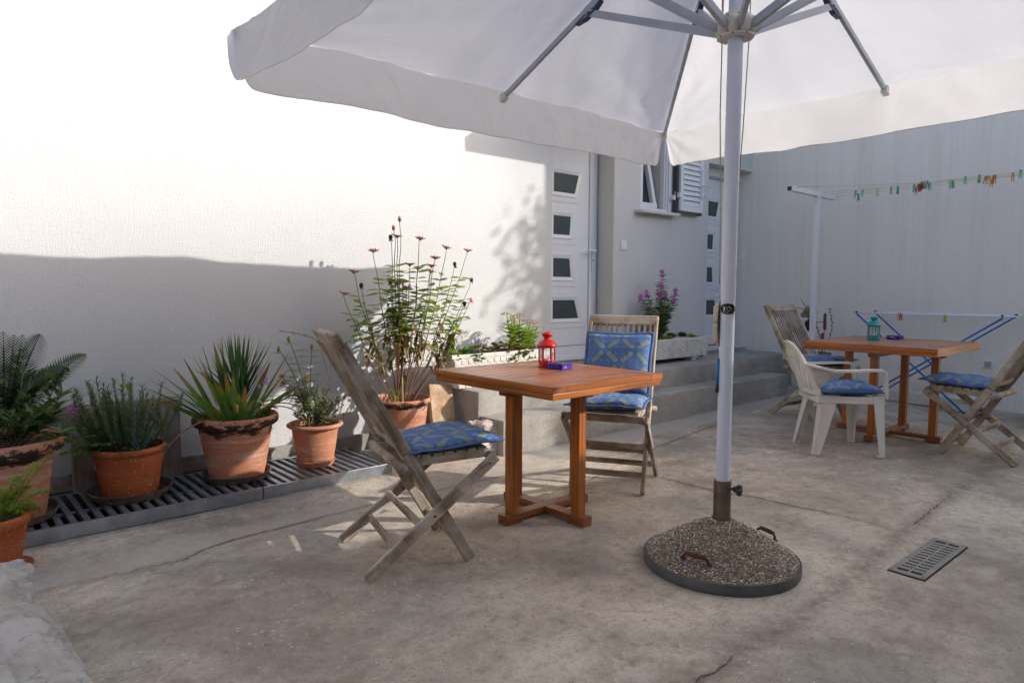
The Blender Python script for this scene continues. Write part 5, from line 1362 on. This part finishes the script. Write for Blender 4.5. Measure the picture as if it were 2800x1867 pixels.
# ---------------------------------------------------------------- plants
R = random.Random(21)
def rvec(a=1.0): return Vector((R.uniform(-a, a), R.uniform(-a, a), R.uniform(-a, a)))
def curve(a, b, bow, n=8, out=None):
    a = Vector(a); b = Vector(b); mid = (a+b)/2 + Vector(bow); return [a*(1-t)**2 + mid*2*t*(1-t) + b*t*t for t in [i/n for i in range(n+1)]]
def at_path(P_, f): k = f*(len(P_)-1); i = min(int(k), len(P_)-2); return P_[i].lerp(P_[i+1], k-i), (P_[i+1]-P_[i]).normalized()
def flower(parent, c, r, mat, petals=8, tilt=(0, 0, 1), core=YELL, nm='flower', droop=.2, wid=.5, up=.15, corer=.25):
    m = MB(); t_ = Vector(tilt).normalized(); q = Vector((0, 0, 1)).rotation_difference(t_)
    for k in range(petals):
        a = 2*PI*k/petals+R.uniform(-.1, .1); d = q @ Vector((math.cos(a), math.sin(a), up+R.uniform(-.08, .08)))
        m.blade(Vector(c)+d*r*.12, d, r*.95, r*wid, droop, 3, .08, 2)
    o = m.build(nm, mat, parent)
    m = MB(); m.ball(Vector(c)+t_*r*.06, r*corer, 8, 6, (1, 1, .8)); m.build('flower_centre', core, o, smooth=True)
    return o
def blob_flower(parent, c, r, mat, n=34, nm='flower'):
    m = MB()
    for i in range(n):
        a = R.uniform(0, 6.28); el = R.uniform(-.1, 1.4); d = Vector((math.cos(a)*math.cos(el), math.sin(a)*math.cos(el), math.sin(el)*.7)); m.blade(Vector(c)+d*r*.25, d, r*.75, r*.55, .3, 2, .1, 2)
    return m.build(nm, mat, parent)
def dead_head(parent, c, r=.012):
    m = MB(); m.ball(c, r, 10, 7, (1, 1, 1.25)); 
    for k in range(6):
        a = R.uniform(0, 6.28); m.blade(Vector(c)+Vector((0, 0, -r*.6)), (math.cos(a), math.sin(a), -.6), r*2.2, r*.5, 1.2, 3, .1, 2)
    m.build('dead_flower_head', DEADH, parent)

# tall zinnias
ZP = Vector((2.508, -.395, .385))
zin = thing('zinnia_plant', 'tall leggy zinnia with dusty pink flowers and brown dead lower leaves', 'plant', ZP)
HEADS = [(2.496, -.423, 1.632, 'bud'), (2.494, -.349, 1.579, 'bud'), (2.445, -.391, 1.517, 'dead'), (2.527, -.335, 1.522, 'pink'), (2.35, -.33, 1.415, 'red'), (2.632, -.464, 1.504, 'red'), (2.746, -.477, 1.378, 'red'), (2.852, -.279, 1.329, 'red'), (2.749, -.418, 1.287, 'pink'), (2.878, -.424, 1.456, 'pink'), (3.09, -.241, 1.359, 'dead'), (3.115, -.367, 1.447, 'pink'), (3.219, -.279, 1.242, 'dead'), (3.147, -.366, 1.089, 'mag'), (3.115, -.327, 1.065, 'dead'), (2.561, -.444, 1.329, 'red'), (2.704, -.328, 1.307, 'red'), (2.608, -.272, 1.223, 'dead'), (2.585, -.354, 1.172, 'pink'), (2.271, -.302, 1.195, 'dead'), (2.483, -.319, 1.222, 'dead'), (2.202, -.33, 1.274, 'red'), (2.135, -.33, 1.131, 'red')]
LIMBS = {'L': (2.30, -.34, .86), 'C': (2.50, -.39, .98), 'C2': (2.62, -.36, .95), 'M': (2.76, -.40, .92), 'R': (2.93, -.36, .86), 'R2': (3.04, -.33, .80)}
base_pts = {'L': (-.06, .02), 'C': (0, 0), 'C2': (.02, .02), 'M': (.04, -.02), 'R': (.05, .0), 'R2': (.03, .03)}
limb_path = {}
lg, ld, ly = MB(), MB(), MB(); st = MB(); ms = MB()
def pair_leaves(P_, f0, f1, n, L, mbs):
    for i in range(n):
        f = f0+(f1-f0)*(i+.5)/n; p, d = at_path(P_, min(.999, f+R.uniform(-.3, .3)/max(1, n)*(f1-f0))); a0 = (i % 2)*PI/2+R.uniform(-.7, .7)
        for s in (0, PI):
            a = a0+s; mb_, dr = mbs(f, p); dd = Vector((math.cos(a), math.sin(a), R.uniform(-.15, .45) if dr < 1 else -1.0+R.uniform(-.2, .3)))
            mb_.blade(p, dd, L*R.uniform(.65, 1.15), L*R.uniform(.26, .40), dr*R.uniform(.6, 1.2), 4, .12, 1, R.uniform(-.5, .5))
def zstem(h, bow=.0, r0=.0058):
    b = Vector((max(-.07, min(.07, h.x*.12))+R.uniform(-.015, .015), R.uniform(-.03, .03), 0))
    c = Vector((h.x*(.62+R.uniform(-.05, .10)), h.y*.5, h.z*.42)); n = 14
    P_ = [b*(1-t)**2 + c*2*t*(1-t) + h*t*t for t in [i/n for i in range(n+1)]]
    return [p+Vector((noise.noise((p.z*5, h.x*9, 1)), noise.noise((p.z*5, h.x*9, 5)), 0))*.028*min(1, p.z*4)*(1-i/n*.6) for i, p in enumerate(P_)]
def pick(f, p):
    zl = .50+noise.noise((p.x*6, p.y*6, 3))*.25
    if p.z < .14+R.uniform(0, .06): return ld, 2.2
    if p.z < zl and R.random() < .55: return ld, 2.3
    return (ly if R.random() < .3 else lg), .5
for i, (x, y, z, kind) in enumerate(HEADS):
    h = Vector((x, y, z))-ZP; P_ = zstem(h); ms.tube(P_[:9], [.0044-.0016*t/9 for t in range(9)], 6); st.tube(P_[8:], [.0033-.0012*t/7 for t in range(7)], 5)
    f0 = .34+R.uniform(0, .12); pair_leaves(P_, f0, .86 if kind != 'bud' else .74, max(8, int(h.length/.070)), .102, pick)
    if i % 2 == 0:
        q, d = at_path(P_, R.uniform(.45, .6)); tip = q+Vector((R.uniform(-.09, .09), R.uniform(-.07, .07), R.uniform(.10, .20))); Q_ = curve(q, tip, (0, 0, 0), 6); st.tube(Q_, .0022, 5); pair_leaves(Q_, .2, 1, 5, .075, pick)
    if kind == 'bud':
        mm = MB(); mm.tube([h+Vector((0, 0, -.014)), h, h+Vector((0, 0, .014))], [.005, .012, .011], 8); o = mm.build('flower_bud', DUSTY, zin, smooth=True); mm = MB(); mm.ball(h+Vector((0, 0, .017)), .009, 8, 5); mm.build('flower_centre', YELL, o)
    elif kind == 'dead': dead_head(zin, h, .014)
    elif kind == 'mag': flower(zin, h, .028, MAG, 9, (.3, -.8, .6), YELL)
    else: flower(zin, h, .042, DUSTY if kind == 'red' else PINK, 11, (R.uniform(-.2, .2), R.uniform(-.3, 0), 1), YELL if R.random() < .6 else DEADH, droop=-.3, wid=.5, up=.4, corer=.22)
for k in range(5):
    h = Vector((R.uniform(-.30, .48), R.uniform(-.08, .1), R.uniform(.42, .72))); P_ = zstem(h); ms.tube(P_, [.0038-.002*t/14 for t in range(15)], 5); pair_leaves(P_, .45, 1, 8, .078, pick)
ms.build('main_stems', STEMR, zin, smooth=True)
for j in range(36):
    b = Vector((-.10+R.uniform(-.03, .03), -.08+R.uniform(-.03, .03), .0)); lg.blade(b+Vector((0, 0, R.uniform(0, .09))), rvec()+Vector((0, 0, .6)), .045, .010, .6, 3, .1, 1)
st.build('flower_stalks', STEMG, zin, smooth=True)
lg.build('green_leaves', ZLEAF, zin); ly.build('yellowing_leaves', leafmat('zinnia_yellow_leaf', (.28, .30, .04), (.36, .34, .06), trans=.4), zin); ld.build('dead_leaves', ZDEAD, zin)
m = MB(); m.tube([(.0, -.03, -.01), (-.005, -.035, .19)], .0055, 8); m.build('support_cane', plain('bamboo', (.42, .40, .14), .6), zin)

# sword-leaved iris + fan palm
IC = Vector((1.405, -.372, .40))
iris = thing('iris_clump', 'sword-leaved clump with brown leaf tips spreading from the big central pot', 'plant', IC)
IR = [(.969, -.367, .74), (1.103, -.267, .724), (.919, -.417, .702), (.901, -.417, .651), (1.168, -.247, .768), (.917, -.467, .591), (1.281, -.217, .83), (1.244, -.267, .775), (1.334, -.247, .846), (1.388, -.217, .883), (1.284, -.567, .713), (1.32, -.587, .692), (1.377, -.617, .636), (1.578, -.467, .604), (1.753, -.317, .768), (1.659, -.267, .716), (1.806, -.367, .576), (1.794, -.417, .543), (1.78, -.267, .667), (1.177, -.567, .702), (1.225, -.567, .673), (1.128, -.567, .619), (1.076, -.517, .64), (1.659, -.217, .628), (1.25, -.56, .66), (1.34, -.60, .60), (1.20, -.5, .70), (1.05, -.45, .60)]
for i, tpos in enumerate(IR):
    e = Vector(tpos)-IC; b = Vector((max(-.13, min(.13, e.x*.25))+R.uniform(-.02, .02), max(-.14, min(.12, e.y*.5))+R.uniform(-.02, .02), -.01)); d = e-b; L = d.length
    dr = .45*min(1, math.hypot(d.x, d.y)/max(.1, L)); d0 = d.normalized()+Vector((0, 0, dr*.5))
    m = MB(); m.blade(b, d0, L*1.03, R.uniform(.040, .056), dr, 9, .14, 0, R.uniform(-.9, .9) if i < 10 else R.uniform(-.35, .35)); m.build('sword_leaf', IRIS, iris)
for b, d, L, dr in (((-.10, -.09, .03), (-.9, -.1, .25), .45, 1.9), ((.05, -.14, .05), (.7, -.1, .6), .36, 1.9), ((.10, -.08, .05), (.9, 0, .45), .38, 2.0), ((.02, -.15, .08), (.1, -.5, 1), .22, 2.6), ((-.05, -.15, .08), (-.15, -.5, 1), .20, 2.6), ((-.10, 0, .1), (-.3, 0, 1), .33, .7)):
    m = MB(); m.blade(b, d, L, .028, dr, 10, .25, 0, R.uniform(-.6, .6)); m.build('withered_leaf', DRYLEAF, iris)
fan = thing('fan_palm', 'stiff dark fan palm leaf standing behind the sword leaves', 'plant', (1.438, -.33, .40))
FAN = [(1.203, -.305, .72), (1.246, -.282, .749), (1.299, -.271, .809), (1.349, -.242, .859), (1.373, -.282, .901), (1.429, -.246, .917), (1.393, -.424, .931), (1.444, -.337, .921), (1.516, -.241, .907), (1.526, -.3, .906), (1.611, -.25, .875), (1.594, -.407, .867), (1.648, -.336, .857), (1.604, -.381, .803), (1.641, -.321, .754), (1.344, -.315, .84), (1.346, -.427, .893), (1.446, -.387, .9), (1.525, -.374, .896), (1.636, -.247, .82), (1.322, -.277, .77), (1.237, -.398, .707)]
FAN += [(x+R.uniform(-.05, .05), y+R.uniform(-.07, .07), z+R.uniform(-.06, .01)) for x, y, z in FAN]
fo = Vector((1.438, -.33, .40))
for (x, y, z) in FAN:
    b = Vector((R.uniform(-.03, .03), R.uniform(-.02, .03), .10)); e = Vector((x, y, z))-fo; m = MB(); m.blade(b, e-b+Vector((0, 0, .01)), (e-b).length, R.uniform(.015, .022), .04, 6, .35, 0, R.uniform(-.7, .7)); m.build('palm_finger', PALMG, fan)
m = MB()
for k in range(5): m.tube([(R.uniform(-.03, .03), R.uniform(-.03, .03), -.02), (R.uniform(-.02, .02), 0, .12)], .006, 6)
m.build('leaf_stalks', STEMG, fan)
ru = thing('ruellia_plant', 'small lilac-flowered plant at the right of the sword leaves', 'plant', (1.54, -.45, .40))
m = MB(); lf = MB()
for k in range(6):
    e = Vector((R.uniform(-.06, .06), R.uniform(-.05, .03), R.uniform(.08, .19))); p = curve((0, 0, 0), e, (0, 0, 0), 5); m.tube(p, .002, 5); pair_leaves(p, .2, 1, 5, .045, lambda f, q: (lf, .4))
m.build('stems', STEMG, ru); lf.build('leaves', BRIGHT, ru); flower(ru, (.008, -.017, .231), .022, LILAC, 5, (.1, -.9, .4), LILAC, wid=1.0, corer=.12); flower(ru, (-.03, -.017, .205), .014, LILAC, 5, (-.3, -.8, .4), LILAC, wid=1.0, corer=.12)

# small pot: marigold + grey-green shrub, trailing twig
SP = Vector((1.889, -.385, .31))
mar = thing('marigold_plant', 'tall thin marigold with orange buds in the small terracotta pot', 'plant', SP)
MA = [(1.737, -.36, .869, 'b'), (1.652, -.41, .816, 'b'), (1.91, -.31, .81, 'b'), (1.649, -.46, .646, 'f'), (1.647, -.48, .606, 'f'), (1.794, -.46, .623, 'y'), (1.776, -.48, .545, 'f')]
stm, lf = MB(), MB()
for (x, y, z, k) in MA:
    h = Vector((x, y, z))-SP; j = Vector((-.04+R.uniform(-.02, .02), -.02, 0)); p = curve(j, h, (-h.x*.25, 0, .02), 9); stm.tube(p, [.003]*9+[.002], 5)
    for f in [i/13 for i in range(5, 13)]:
        q, d = at_path(p, f)
        for _ in range(5):
            a = R.uniform(0, 6.28); dd = Vector((math.cos(a), math.sin(a), .2)); tip = q+dd*.06
            for w in range(5):
                c = q.lerp(tip, .2+w*.2)
                for s in (-1, 1): lf.blade(c, dd*.8+Vector((-dd.y, dd.x, 0))*s, .026, .006, .6, 2, .1, 1)
    if k == 'b':
        mm = MB(); mm.tube([h+Vector((0, 0, -.028)), h+Vector((0, 0, -.01)), h], [.004, .0085, .009], 8); mm.build('flower_calyx', STEMG, mar, smooth=True); blob_flower(mar, h, .016, ORAN, 16)
    else: blob_flower(mar, h, .024, YELL if k == 'y' else ORAN, 40)
stm.build('stems', STEMG, mar, smooth=True); lf.build('feathery_leaves', MARIL, mar)
shb = thing('small_shrub', 'twiggy grey-green small-leaved shrub in the small terracotta pot', 'plant', SP)
stm, lf = MB(), MB()
for k in range(48):
    e = Vector((R.gauss(.03, .09), R.gauss(-.02, .06), R.uniform(.08, .26))); p = curve((R.uniform(-.03, .03), R.uniform(-.02, .02), -.01), e, (R.uniform(-.03, .03), R.uniform(-.03, .03), .0), 6); stm.tube(p, .0015, 4)
    for i in range(34):
        q, d = at_path(p, R.uniform(.3, 1)); lf.blade(q, d*.5+rvec(), .021, .011, 0, 2, .1, 1, R.uniform(-1, 1))
stm.build('twigs', BARK, shb); lf.build('leaves', SHRUBL, shb)
tw = thing('trailing_twig', 'long thin leafy twig reaching sideways behind the folding chair back', 'plant', SP)
pts = [Vector(p)-SP for p in ((1.93, -.36, .33), (2.02, -.33, .58), (1.97, -.31, .80), (1.93, -.31, .855), (1.84, -.34, .885), (1.764, -.36, .901), (1.684, -.36, .915))]
pts2 = [Vector(p)-SP for p in ((1.93, -.36, .33), (2.05, -.3, .7), (2.12, -.28, .80), (2.203, -.28, .826), (2.338, -.26, .844))]
m = MB(); m.tube(pts, .0016, 5); m.tube(pts2, .0016, 5); m.build('stem', BARK, tw); lf = MB()
for P_, f0 in ((pts, .5), (pts2, .45)):
    for i in range(46): q, d = at_path(P_, R.uniform(f0, 1)); lf.blade(q, d+rvec(), .013, .009, 0, 2, .1, 1)
lf.build('leaves', OLEA, tw)

# rosemary, periwinkle, marigold, agave in the orange pot
OP = Vector((.852, -.35, .31))
ros = thing('rosemary_bush', 'upright needle-leaved rosemary bush in the glossy orange pot', 'plant', OP)
RO = [(.691, -.251, .684), (.709, -.382, .709), (.755, -.287, .674), (.786, -.385, .703), (.822, -.41, .724), (.897, -.236, .674), (1.018, -.368, .664), (.912, -.367, .616), (.713, -.214, .6), (.777, -.236, .596), (.807, -.352, .59), (1.011, -.218, .571), (.863, -.302, .561), (.671, -.274, .543)]
RO += [(x+R.uniform(-.10, .08), y+R.uniform(-.12, .06), z-R.uniform(.03, .22)) for x, y, z in RO*7]
stm, lf = MB(), MB()
for (x, y, z) in RO:
    e = Vector((x, y, z))-OP; p = curve((e.x*.35, e.y*.4, -.01), e, (e.x*.2, 0, -.01), 7); stm.tube(p, .0016, 4)
    for i in range(int(85*e.length/.3)):
        q, d = at_path(p, R.uniform(.22, 1)); a = R.uniform(0, 6.28); lf.blade(q, d*.9+Vector((math.cos(a), math.sin(a), .1))*.9, .027, .0048, .1, 2, .2, 2)
stm.build('twigs', BARK, ros); lf.build('needles', ROSEM, ros)
per = thing('periwinkle_plant', 'bright leafy periwinkle with one pink flower left of the rosemary', 'plant', OP)
stm, lf = MB(), MB()
for k in range(13):
    e = Vector((R.uniform(-.34, -.10), R.uniform(-.12, .04), R.uniform(.02, .22))); p = curve((-.10, 0, -.02), e, (0, 0, .05), 6); stm.tube(p, .002, 5); pair_leaves(p, .3, 1, 6, .045, lambda f, q: (lf, .5))
for k in range(14):
    e = Vector((R.uniform(-.08, .04), R.uniform(-.19, -.13), R.uniform(-.02, .06))); lf.blade(e, (R.uniform(-.5, .5), -.6, .3), .045, .018, .9, 3, .1, 1)
stm.build('stems', STEMG, per); lf.build('leaves', leafmat('periwinkle_leaf', (.055, .12, .02), (.10, .17, .03), trans=.25), per); flower(per, Vector((.595, -.41, .566))-OP, .023, MAG, 5, (-.1, -.8, .6), REDM, wid=.85, corer=.1)
ym = thing('yellow_marigold', 'yellow marigold flowers rising out of the rosemary', 'plant', OP)
m = MB()
for q in ((.849, -.38, .655), (.956, -.36, .565)):
    h = Vector(q)-OP; m.tube(curve((.02, -.05, 0), h, (0, 0, 0), 6), .0022, 5); blob_flower(ym, h, .022 if q[2] > .6 else .015, YELL, 44)
m.build('stems', STEMG, ym)
ag = thing('agave_plant', 'small blue-grey agave rosette at the front of the orange pot', 'plant', OP+Vector((.03, -.07, 0)))
for d, L in (((-.25, -.1, 1), .14), ((.45, -.2, .75), .14), ((.95, -.3, .25), .16), ((.1, -.5, .5), .10), ((.6, .2, .9), .12), ((-.4, .1, .9), .11)):
    m = MB(); m.blade((0, 0, 0), d, L, .042, .15, 6, .22, 0); o = m.build('agave_leaf', AGAVE, ag); sm = o.modifiers.new('thick', 'SOLIDIFY'); sm.thickness = .004

# left big pot: cycad, broad-leaved bush, grassy stems
LP = Vector((.30, -.42, .44))
cyc = thing('cycad_palm', 'dark arching cycad fronds at the left edge of the picture', 'palm', LP)
CY = [(.33, -.471, .974), (.386, -.294, .947), (.487, -.354, .946), (.687, -.288, .829), (.603, -.306, .765), (.406, -.448, .954), (.563, -.433, .763), (.281, -.48, .954), (.224, -.485, .875), (.10, -.5, .85), (.05, -.4, .8), (.47, -.52, .72), (.43, -.25, .88), (.2, -.35, .95)]
for i, q in enumerate(CY):
    e = Vector(q)-LP; b = Vector((.02, .02, .08)); P_ = curve(b, e, (e.x*.10, 0, .10 if abs(e.x) > .15 else .02), 12); m = MB(); m.tube(P_, [.0035]*10+[.002, .0015, .001], 5)
    for k in range(28):
        f = .16+.84*k/28; p, d = at_path(P_, f); side_ = d.cross(Vector((0, -.6, .8))).normalized(); ll = .085*math.sin(PI*min(1, .18+f*.86))**.7+.012
        for s in (-1, 1): m.blade(p, d*.75+side_*s+Vector((0, 0, .12)), ll, .0125, .15, 2, .3, 0)
    m.build('frond', CYCAD, cyc)
bush = thing('oleander_bush', 'dense bush of glossy pointed leaves spilling from the leftmost pot', 'plant', LP)
stm, lf = MB(), MB()
for k in range(26):
    e = Vector((R.uniform(-.25, .25), R.uniform(-.25, .10), R.uniform(.05, .32))); p = curve((e.x*.3, e.y*.3, -.02), e, (e.x*.2, 0, 0), 7); stm.tube(p, .0026, 5)
    for i in range(30):
        q, d = at_path(p, R.uniform(.2, 1)); a = R.uniform(0, 6.28); lf.blade(q, d*.7+Vector((math.cos(a), math.sin(a), .1)), R.uniform(.055, .10), R.uniform(.018, .028), .4, 4, .15, 1, R.uniform(-.3, .3))
stm.build('stems', BARK, bush); lf.build('leaves', OLEA, bush); flower(bush, Vector((.486, -.40, .696))-LP, .017, MAG, 5, (.2, -.3, 1), MAG, wid=.8, corer=.1)
gr = thing('grassy_stems', 'thin trailing grassy stems leaning right out of the leftmost pot', 'plant', LP)
m, lf = MB(), MB()
for e, bow in (((.33, -.02, .20), (.0, 0, .06)), ((.28, -.06, .16), (0, 0, .05)), ((.10, -.1, .42), (0, 0, 0)), ((.24, -.1, .10), (0, 0, .08)), ((-.1, -.2, .3), (0, 0, 0)), ((.18, -.12, .27), (0, 0, .03))):
    p = curve((.05, -.05, 0), e, bow, 10); m.tube(p, .0018, 5)
    for i in range(26): q, d = at_path(p, R.uniform(.3, 1)); lf.blade(q, d+rvec(.5), .045, .005, .3, 3, .1, 0)
m.build('stems', STEMG, gr); lf.build('leaves', ROSEM, gr)
fe = thing('asparagus_fern', 'yellow-green feathery fern with brown dried tips in the low orange pot', 'fern', (.215, -.93, .215))
fo = Vector((.215, -.93, .215)); lf = MB(); stm = MB(); db = MB()
FE = [(.319, -.90, .378), (.384, -.93, .428), (.433, -.88, .296), (.278, -.93, .304), (.45, -.90, .465), (.349, -.93, .336), (.33, -1.0, .22), (.365, -.92, .237), (.1, -.95, .36), (.05, -.9, .3), (.25, -.98, .35), (.18, -.97, .38), (.30, -1.01, .27), (.22, -1.03, .28), (.12, -1.0, .3), (.38, -.96, .25)]
for i, q in enumerate(FE):
    e = Vector(q)-fo; p = curve((e.x*.2, e.y*.2, 0), e, (e.x*.1, 0, .07), 9); stm.tube(p, .0014, 4)
    tgt = db if (i in (4, 7) ) else lf
    for k in range(120):
        f = R.uniform(.15, 1); c, d = at_path(p, f); a = R.uniform(0, 6.28); sd = (d*.6+Vector((math.cos(a), math.sin(a), 0))).normalized(); L = .045*(1.15-f*.7)
        for w in range(5): tgt.blade(c+sd*L*w/5, sd+rvec(.8), .014, .0032, 0, 1, .1, 2)
stm.build('stems', STEMG, fe); lf.build('fern_needles', FERN, fe); db.build('dried_needles', DRYLEAF, fe)

# succulents in the first planter
sd1 = thing('sedum_plant', 'lime-green sedum with pinkish flower heads at the right end of the woven planter', 'plant', (3.70, -.28, .655)); so_ = Vector((3.70, -.28, .655))
lf = MB(); stm = MB()
for (x, y, z) in [(3.598, -.25, .976), (3.74, -.25, .967), (3.642, -.3, .938), (3.831, -.25, .918), (3.952, -.2, .892), (3.895, -.3, .864), (3.651, -.25, .916), (3.78, -.33, .90), (3.70, -.22, .95)]:
    h = Vector((x, y, z))-so_; p = curve((h.x*.5, h.y*.3, 0), h, (0, 0, 0), 6); stm.tube(p, .0035, 6)
    for f in [.15, .27, .39, .5, .6, .7]:
        q, d = at_path(p, f)
        for s in range(4): a = s*PI/2+f*7; lf.blade(q, (math.cos(a), math.sin(a), .5), .075, .046, .3, 4, .1, 1)
    for (mt, n) in ((SEDFL, 38), (SEDFL2, 26)):
        m = MB()
        for _ in range(n):
            a = R.uniform(0, 6.28); rr_ = .050*math.sqrt(R.random()); m.ball(h+Vector((rr_*math.cos(a), rr_*math.sin(a), .010*(1-(rr_/.04)**2)+R.uniform(-.003, .003))), R.uniform(.0032, .005), 5, 3)
        m.build('flower_head', mt, sd1)
stm.build('stems', STEMG, sd1); lf.build('leaves', SEDUM, sd1)
def rosettes(name, label, boxr, n, mat, rr, cat='succulent', ld_=7, hgt=(.0, .05)):
    cx, cy, cz = (boxr[0]+boxr[1])/2, (boxr[2]+boxr[3])/2, .655; t = thing(name, label, cat, (cx, cy, cz)); m = MB()
    for _ in range(n):
        c = Vector((R.uniform(boxr[0], boxr[1])-cx, R.uniform(boxr[2], boxr[3])-cy, R.uniform(*hgt))); r = rr*R.uniform(.7, 1.2)
        for k in range(ld_*2):
            a = k*2.4; el = .2+.9*k/(ld_*2); m.blade(c, (math.cos(a)*math.cos(el), math.sin(a)*math.cos(el), math.sin(el)), r, r*.5, -.3, 2, .15, 2)
    m.build('rosettes', mat, t); return t
rosettes('red_succulents', 'dark red and green succulent rosettes in the middle of the woven planter', (3.16, 3.62, -.41, -.22), 70, SEDRED, .026, hgt=(.02, .085))
rosettes('trailing_red_stonecrop', 'red-tinged stonecrop spilling over the front of the woven planter under the sedum', (3.48, 3.92, -.45, -.36), 80, SEDRED, .021, hgt=(-.045, .06))
rosettes('green_stonecrop', 'bright green low stonecrop at the left end of the woven planter', (2.94, 3.16, -.43, -.22), 130, BRIGHT, .016, hgt=(.0, .075))
rosettes('grey_stonecrop', 'grey-green spiky tuft between the bright and red succulents', (3.12, 3.20, -.40, -.28), 22, AGAVE, .040, hgt=(.01, .04))
rosettes('green_sedum_edge', 'pale green stonecrop tuft trailing over the planter edge', (3.14, 3.26, -.445, -.40), 22, BRIGHT, .016, hgt=(-.02, .03))
# periwinkle and echeverias in the second planter
mg_ = thing('magenta_periwinkle', 'tall periwinkle with magenta flowers in the footed planter below the window', 'plant', (5.69, -.2, .66)); mo = Vector((5.69, -.2, .66))
MG = [(5.726, -.203, 1.337), (5.528, -.167, 1.132), (5.295, -.271, 1.089), (5.601, -.124, .995), (5.599, -.276, 1.113), (5.853, -.16, 1.113), (6.044, -.145, 1.153), (5.827, -.277, 1.058), (5.805, -.154, 1.015), (5.815, -.221, .936), (5.741, -.187, .87), (5.615, -.279, 1.216)]
stm, lf = MB(), MB()
for q in MG + [(5.6, -.2, .9), (5.75, -.25, 1.0), (5.85, -.2, .9), (5.5, -.25, .95)]:
    h = Vector(q)-mo; p = curve((h.x*.1, 0, 0), h, (-h.x*.15, 0, .02), 8); stm.tube(p, .003, 5); pair_leaves(p, .18, .97, max(8, int(h.length/.018)), .074, lambda f, c: (lf, .35))
    if q in MG: flower(mg_, h, .044, MAG, 5, (R.uniform(-.5, .1), -.75, R.uniform(.2, .6)), REDM, wid=.95, corer=.07, droop=.1)
stm.build('stems', STEMG, mg_); lf.build('leaves', OLEA, mg_)
for nm, lb, x, mt in (('echeveria', 'reddish echeveria rosette left of the grey-green one in the footed planter', 5.90, SEDRED), ('echeveria', 'grey-green echeveria rosette at the right of the footed planter', 6.10, AGAVE)):
    t = thing(nm, lb, 'succulent', (x, -.2, .685), 0, 'echeverias in the footed planter')
    for k in range(22):
        a = k*2.4; el = .15+1.1*k/22; m = MB(); m.blade((0, 0, 0), (math.cos(a)*math.cos(el), math.sin(a)*math.cos(el), math.sin(el)), .085*(1-.4*k/22), .042, -.25, 4, .2, 1); m.build('leaf', mt, t)
rosettes('small_green_succulent', 'small green succulent tuft at the far right of the footed planter', (6.22, 6.34, -.25, -.15), 8, SEDUM, .03, hgt=(.01, .04))
rosettes('yellow_stonecrop', 'yellow-green stonecrop left of the echeverias in the footed planter', (5.72, 5.82, -.27, -.18), 16, SEDUM, .03, hgt=(-.0, .04))

# fallen leaves and grit on the floor
lit = MB()
for _ in range(90):
    x = R.uniform(.4, 3.0); y = -.72-abs(R.gauss(0, .10)); lit.blade((x, y, ground(x, y)+.003), (R.uniform(-1, 1), R.uniform(-1, 1), .15), R.uniform(.006, .016), .005, .2, 2, .2, 2)
for _ in range(40):
    x = R.uniform(.6, 5.5); y = R.uniform(-3.6, -1.0); lit.blade((x, y, ground(x, y)+.003), (R.uniform(-1, 1), R.uniform(-1, 1), .15), R.uniform(.005, .012), .004, .2, 2, .2, 2)
tag(lit.build('leaf_litter', ZDEAD, None), 'scattered dry leaf bits on the concrete beside the grate', 'leaf litter', kind='stuff')

# trees beyond the yard that dapple the light
def tree(label, loc, H_, crown, n, seed):
    rr_ = random.Random(seed); t = thing('yard_tree', label, 'tree', loc, 0, 'trees beyond the yard')
    m = MB(); m.tube([(0, 0, -.2), (.05, .02, H_*.4), (-.05, .05, H_*.7), (0, 0, H_)], [.16, .12, .09, .05], 10)
    for k in range(9):
        a = rr_.uniform(0, 6.28); z = H_*rr_.uniform(.5, .95); m.tube([(0, 0, z), (math.cos(a)*crown[0]*.5, math.sin(a)*crown[1]*.5, z+.4), (math.cos(a)*crown[0]*.85, math.sin(a)*crown[1]*.85, z+.7)], [.05, .03, .015], 6)
    m.build('trunk', BARK, t, smooth=True)
    cl = []
    for k in range(26):
        while True:
            p = Vector((rr_.uniform(-1, 1), rr_.uniform(-1, 1), rr_.uniform(-1, 1)))
            if p.length < 1: break
        cl.append((Vector((p.x*crown[0], p.y*crown[1], H_+p.z*crown[2])), rr_.uniform(.25, .5)))
    m = MB()
    for _ in range(n):
        c, r_ = rr_.choice(cl); d = Vector((rr_.gauss(0, 1), rr_.gauss(0, 1), rr_.gauss(0, 1))).normalized()*r_*rr_.uniform(.3, 1)
        m.blade(c+d, (rr_.uniform(-1, 1), rr_.uniform(-1, 1), rr_.uniform(-.6, .6)), .11, .05, .3, 2, .1, 1, rr_.uniform(-1, 1))
    m.build('crown', TREEL, t)
tree('tall leafy tree beyond the terrace on the sunny side', (10.1, -6.1, 0), 3.75, (1.25, .40, .75), 9000, 3)
tree('small slender tree beside the end of the tall stained wall', (9.12, -4.70, 0), 4.6, (.27, .27, .85), 1100, 8)
tree('unseen narrow shrub added in the gap of the stone house to dapple the sunlight', (9.55, -6.35, 0), 1.9, (.5, .3, 1.3), 1500, 12)  # added so light through the house gap breaks into dapples
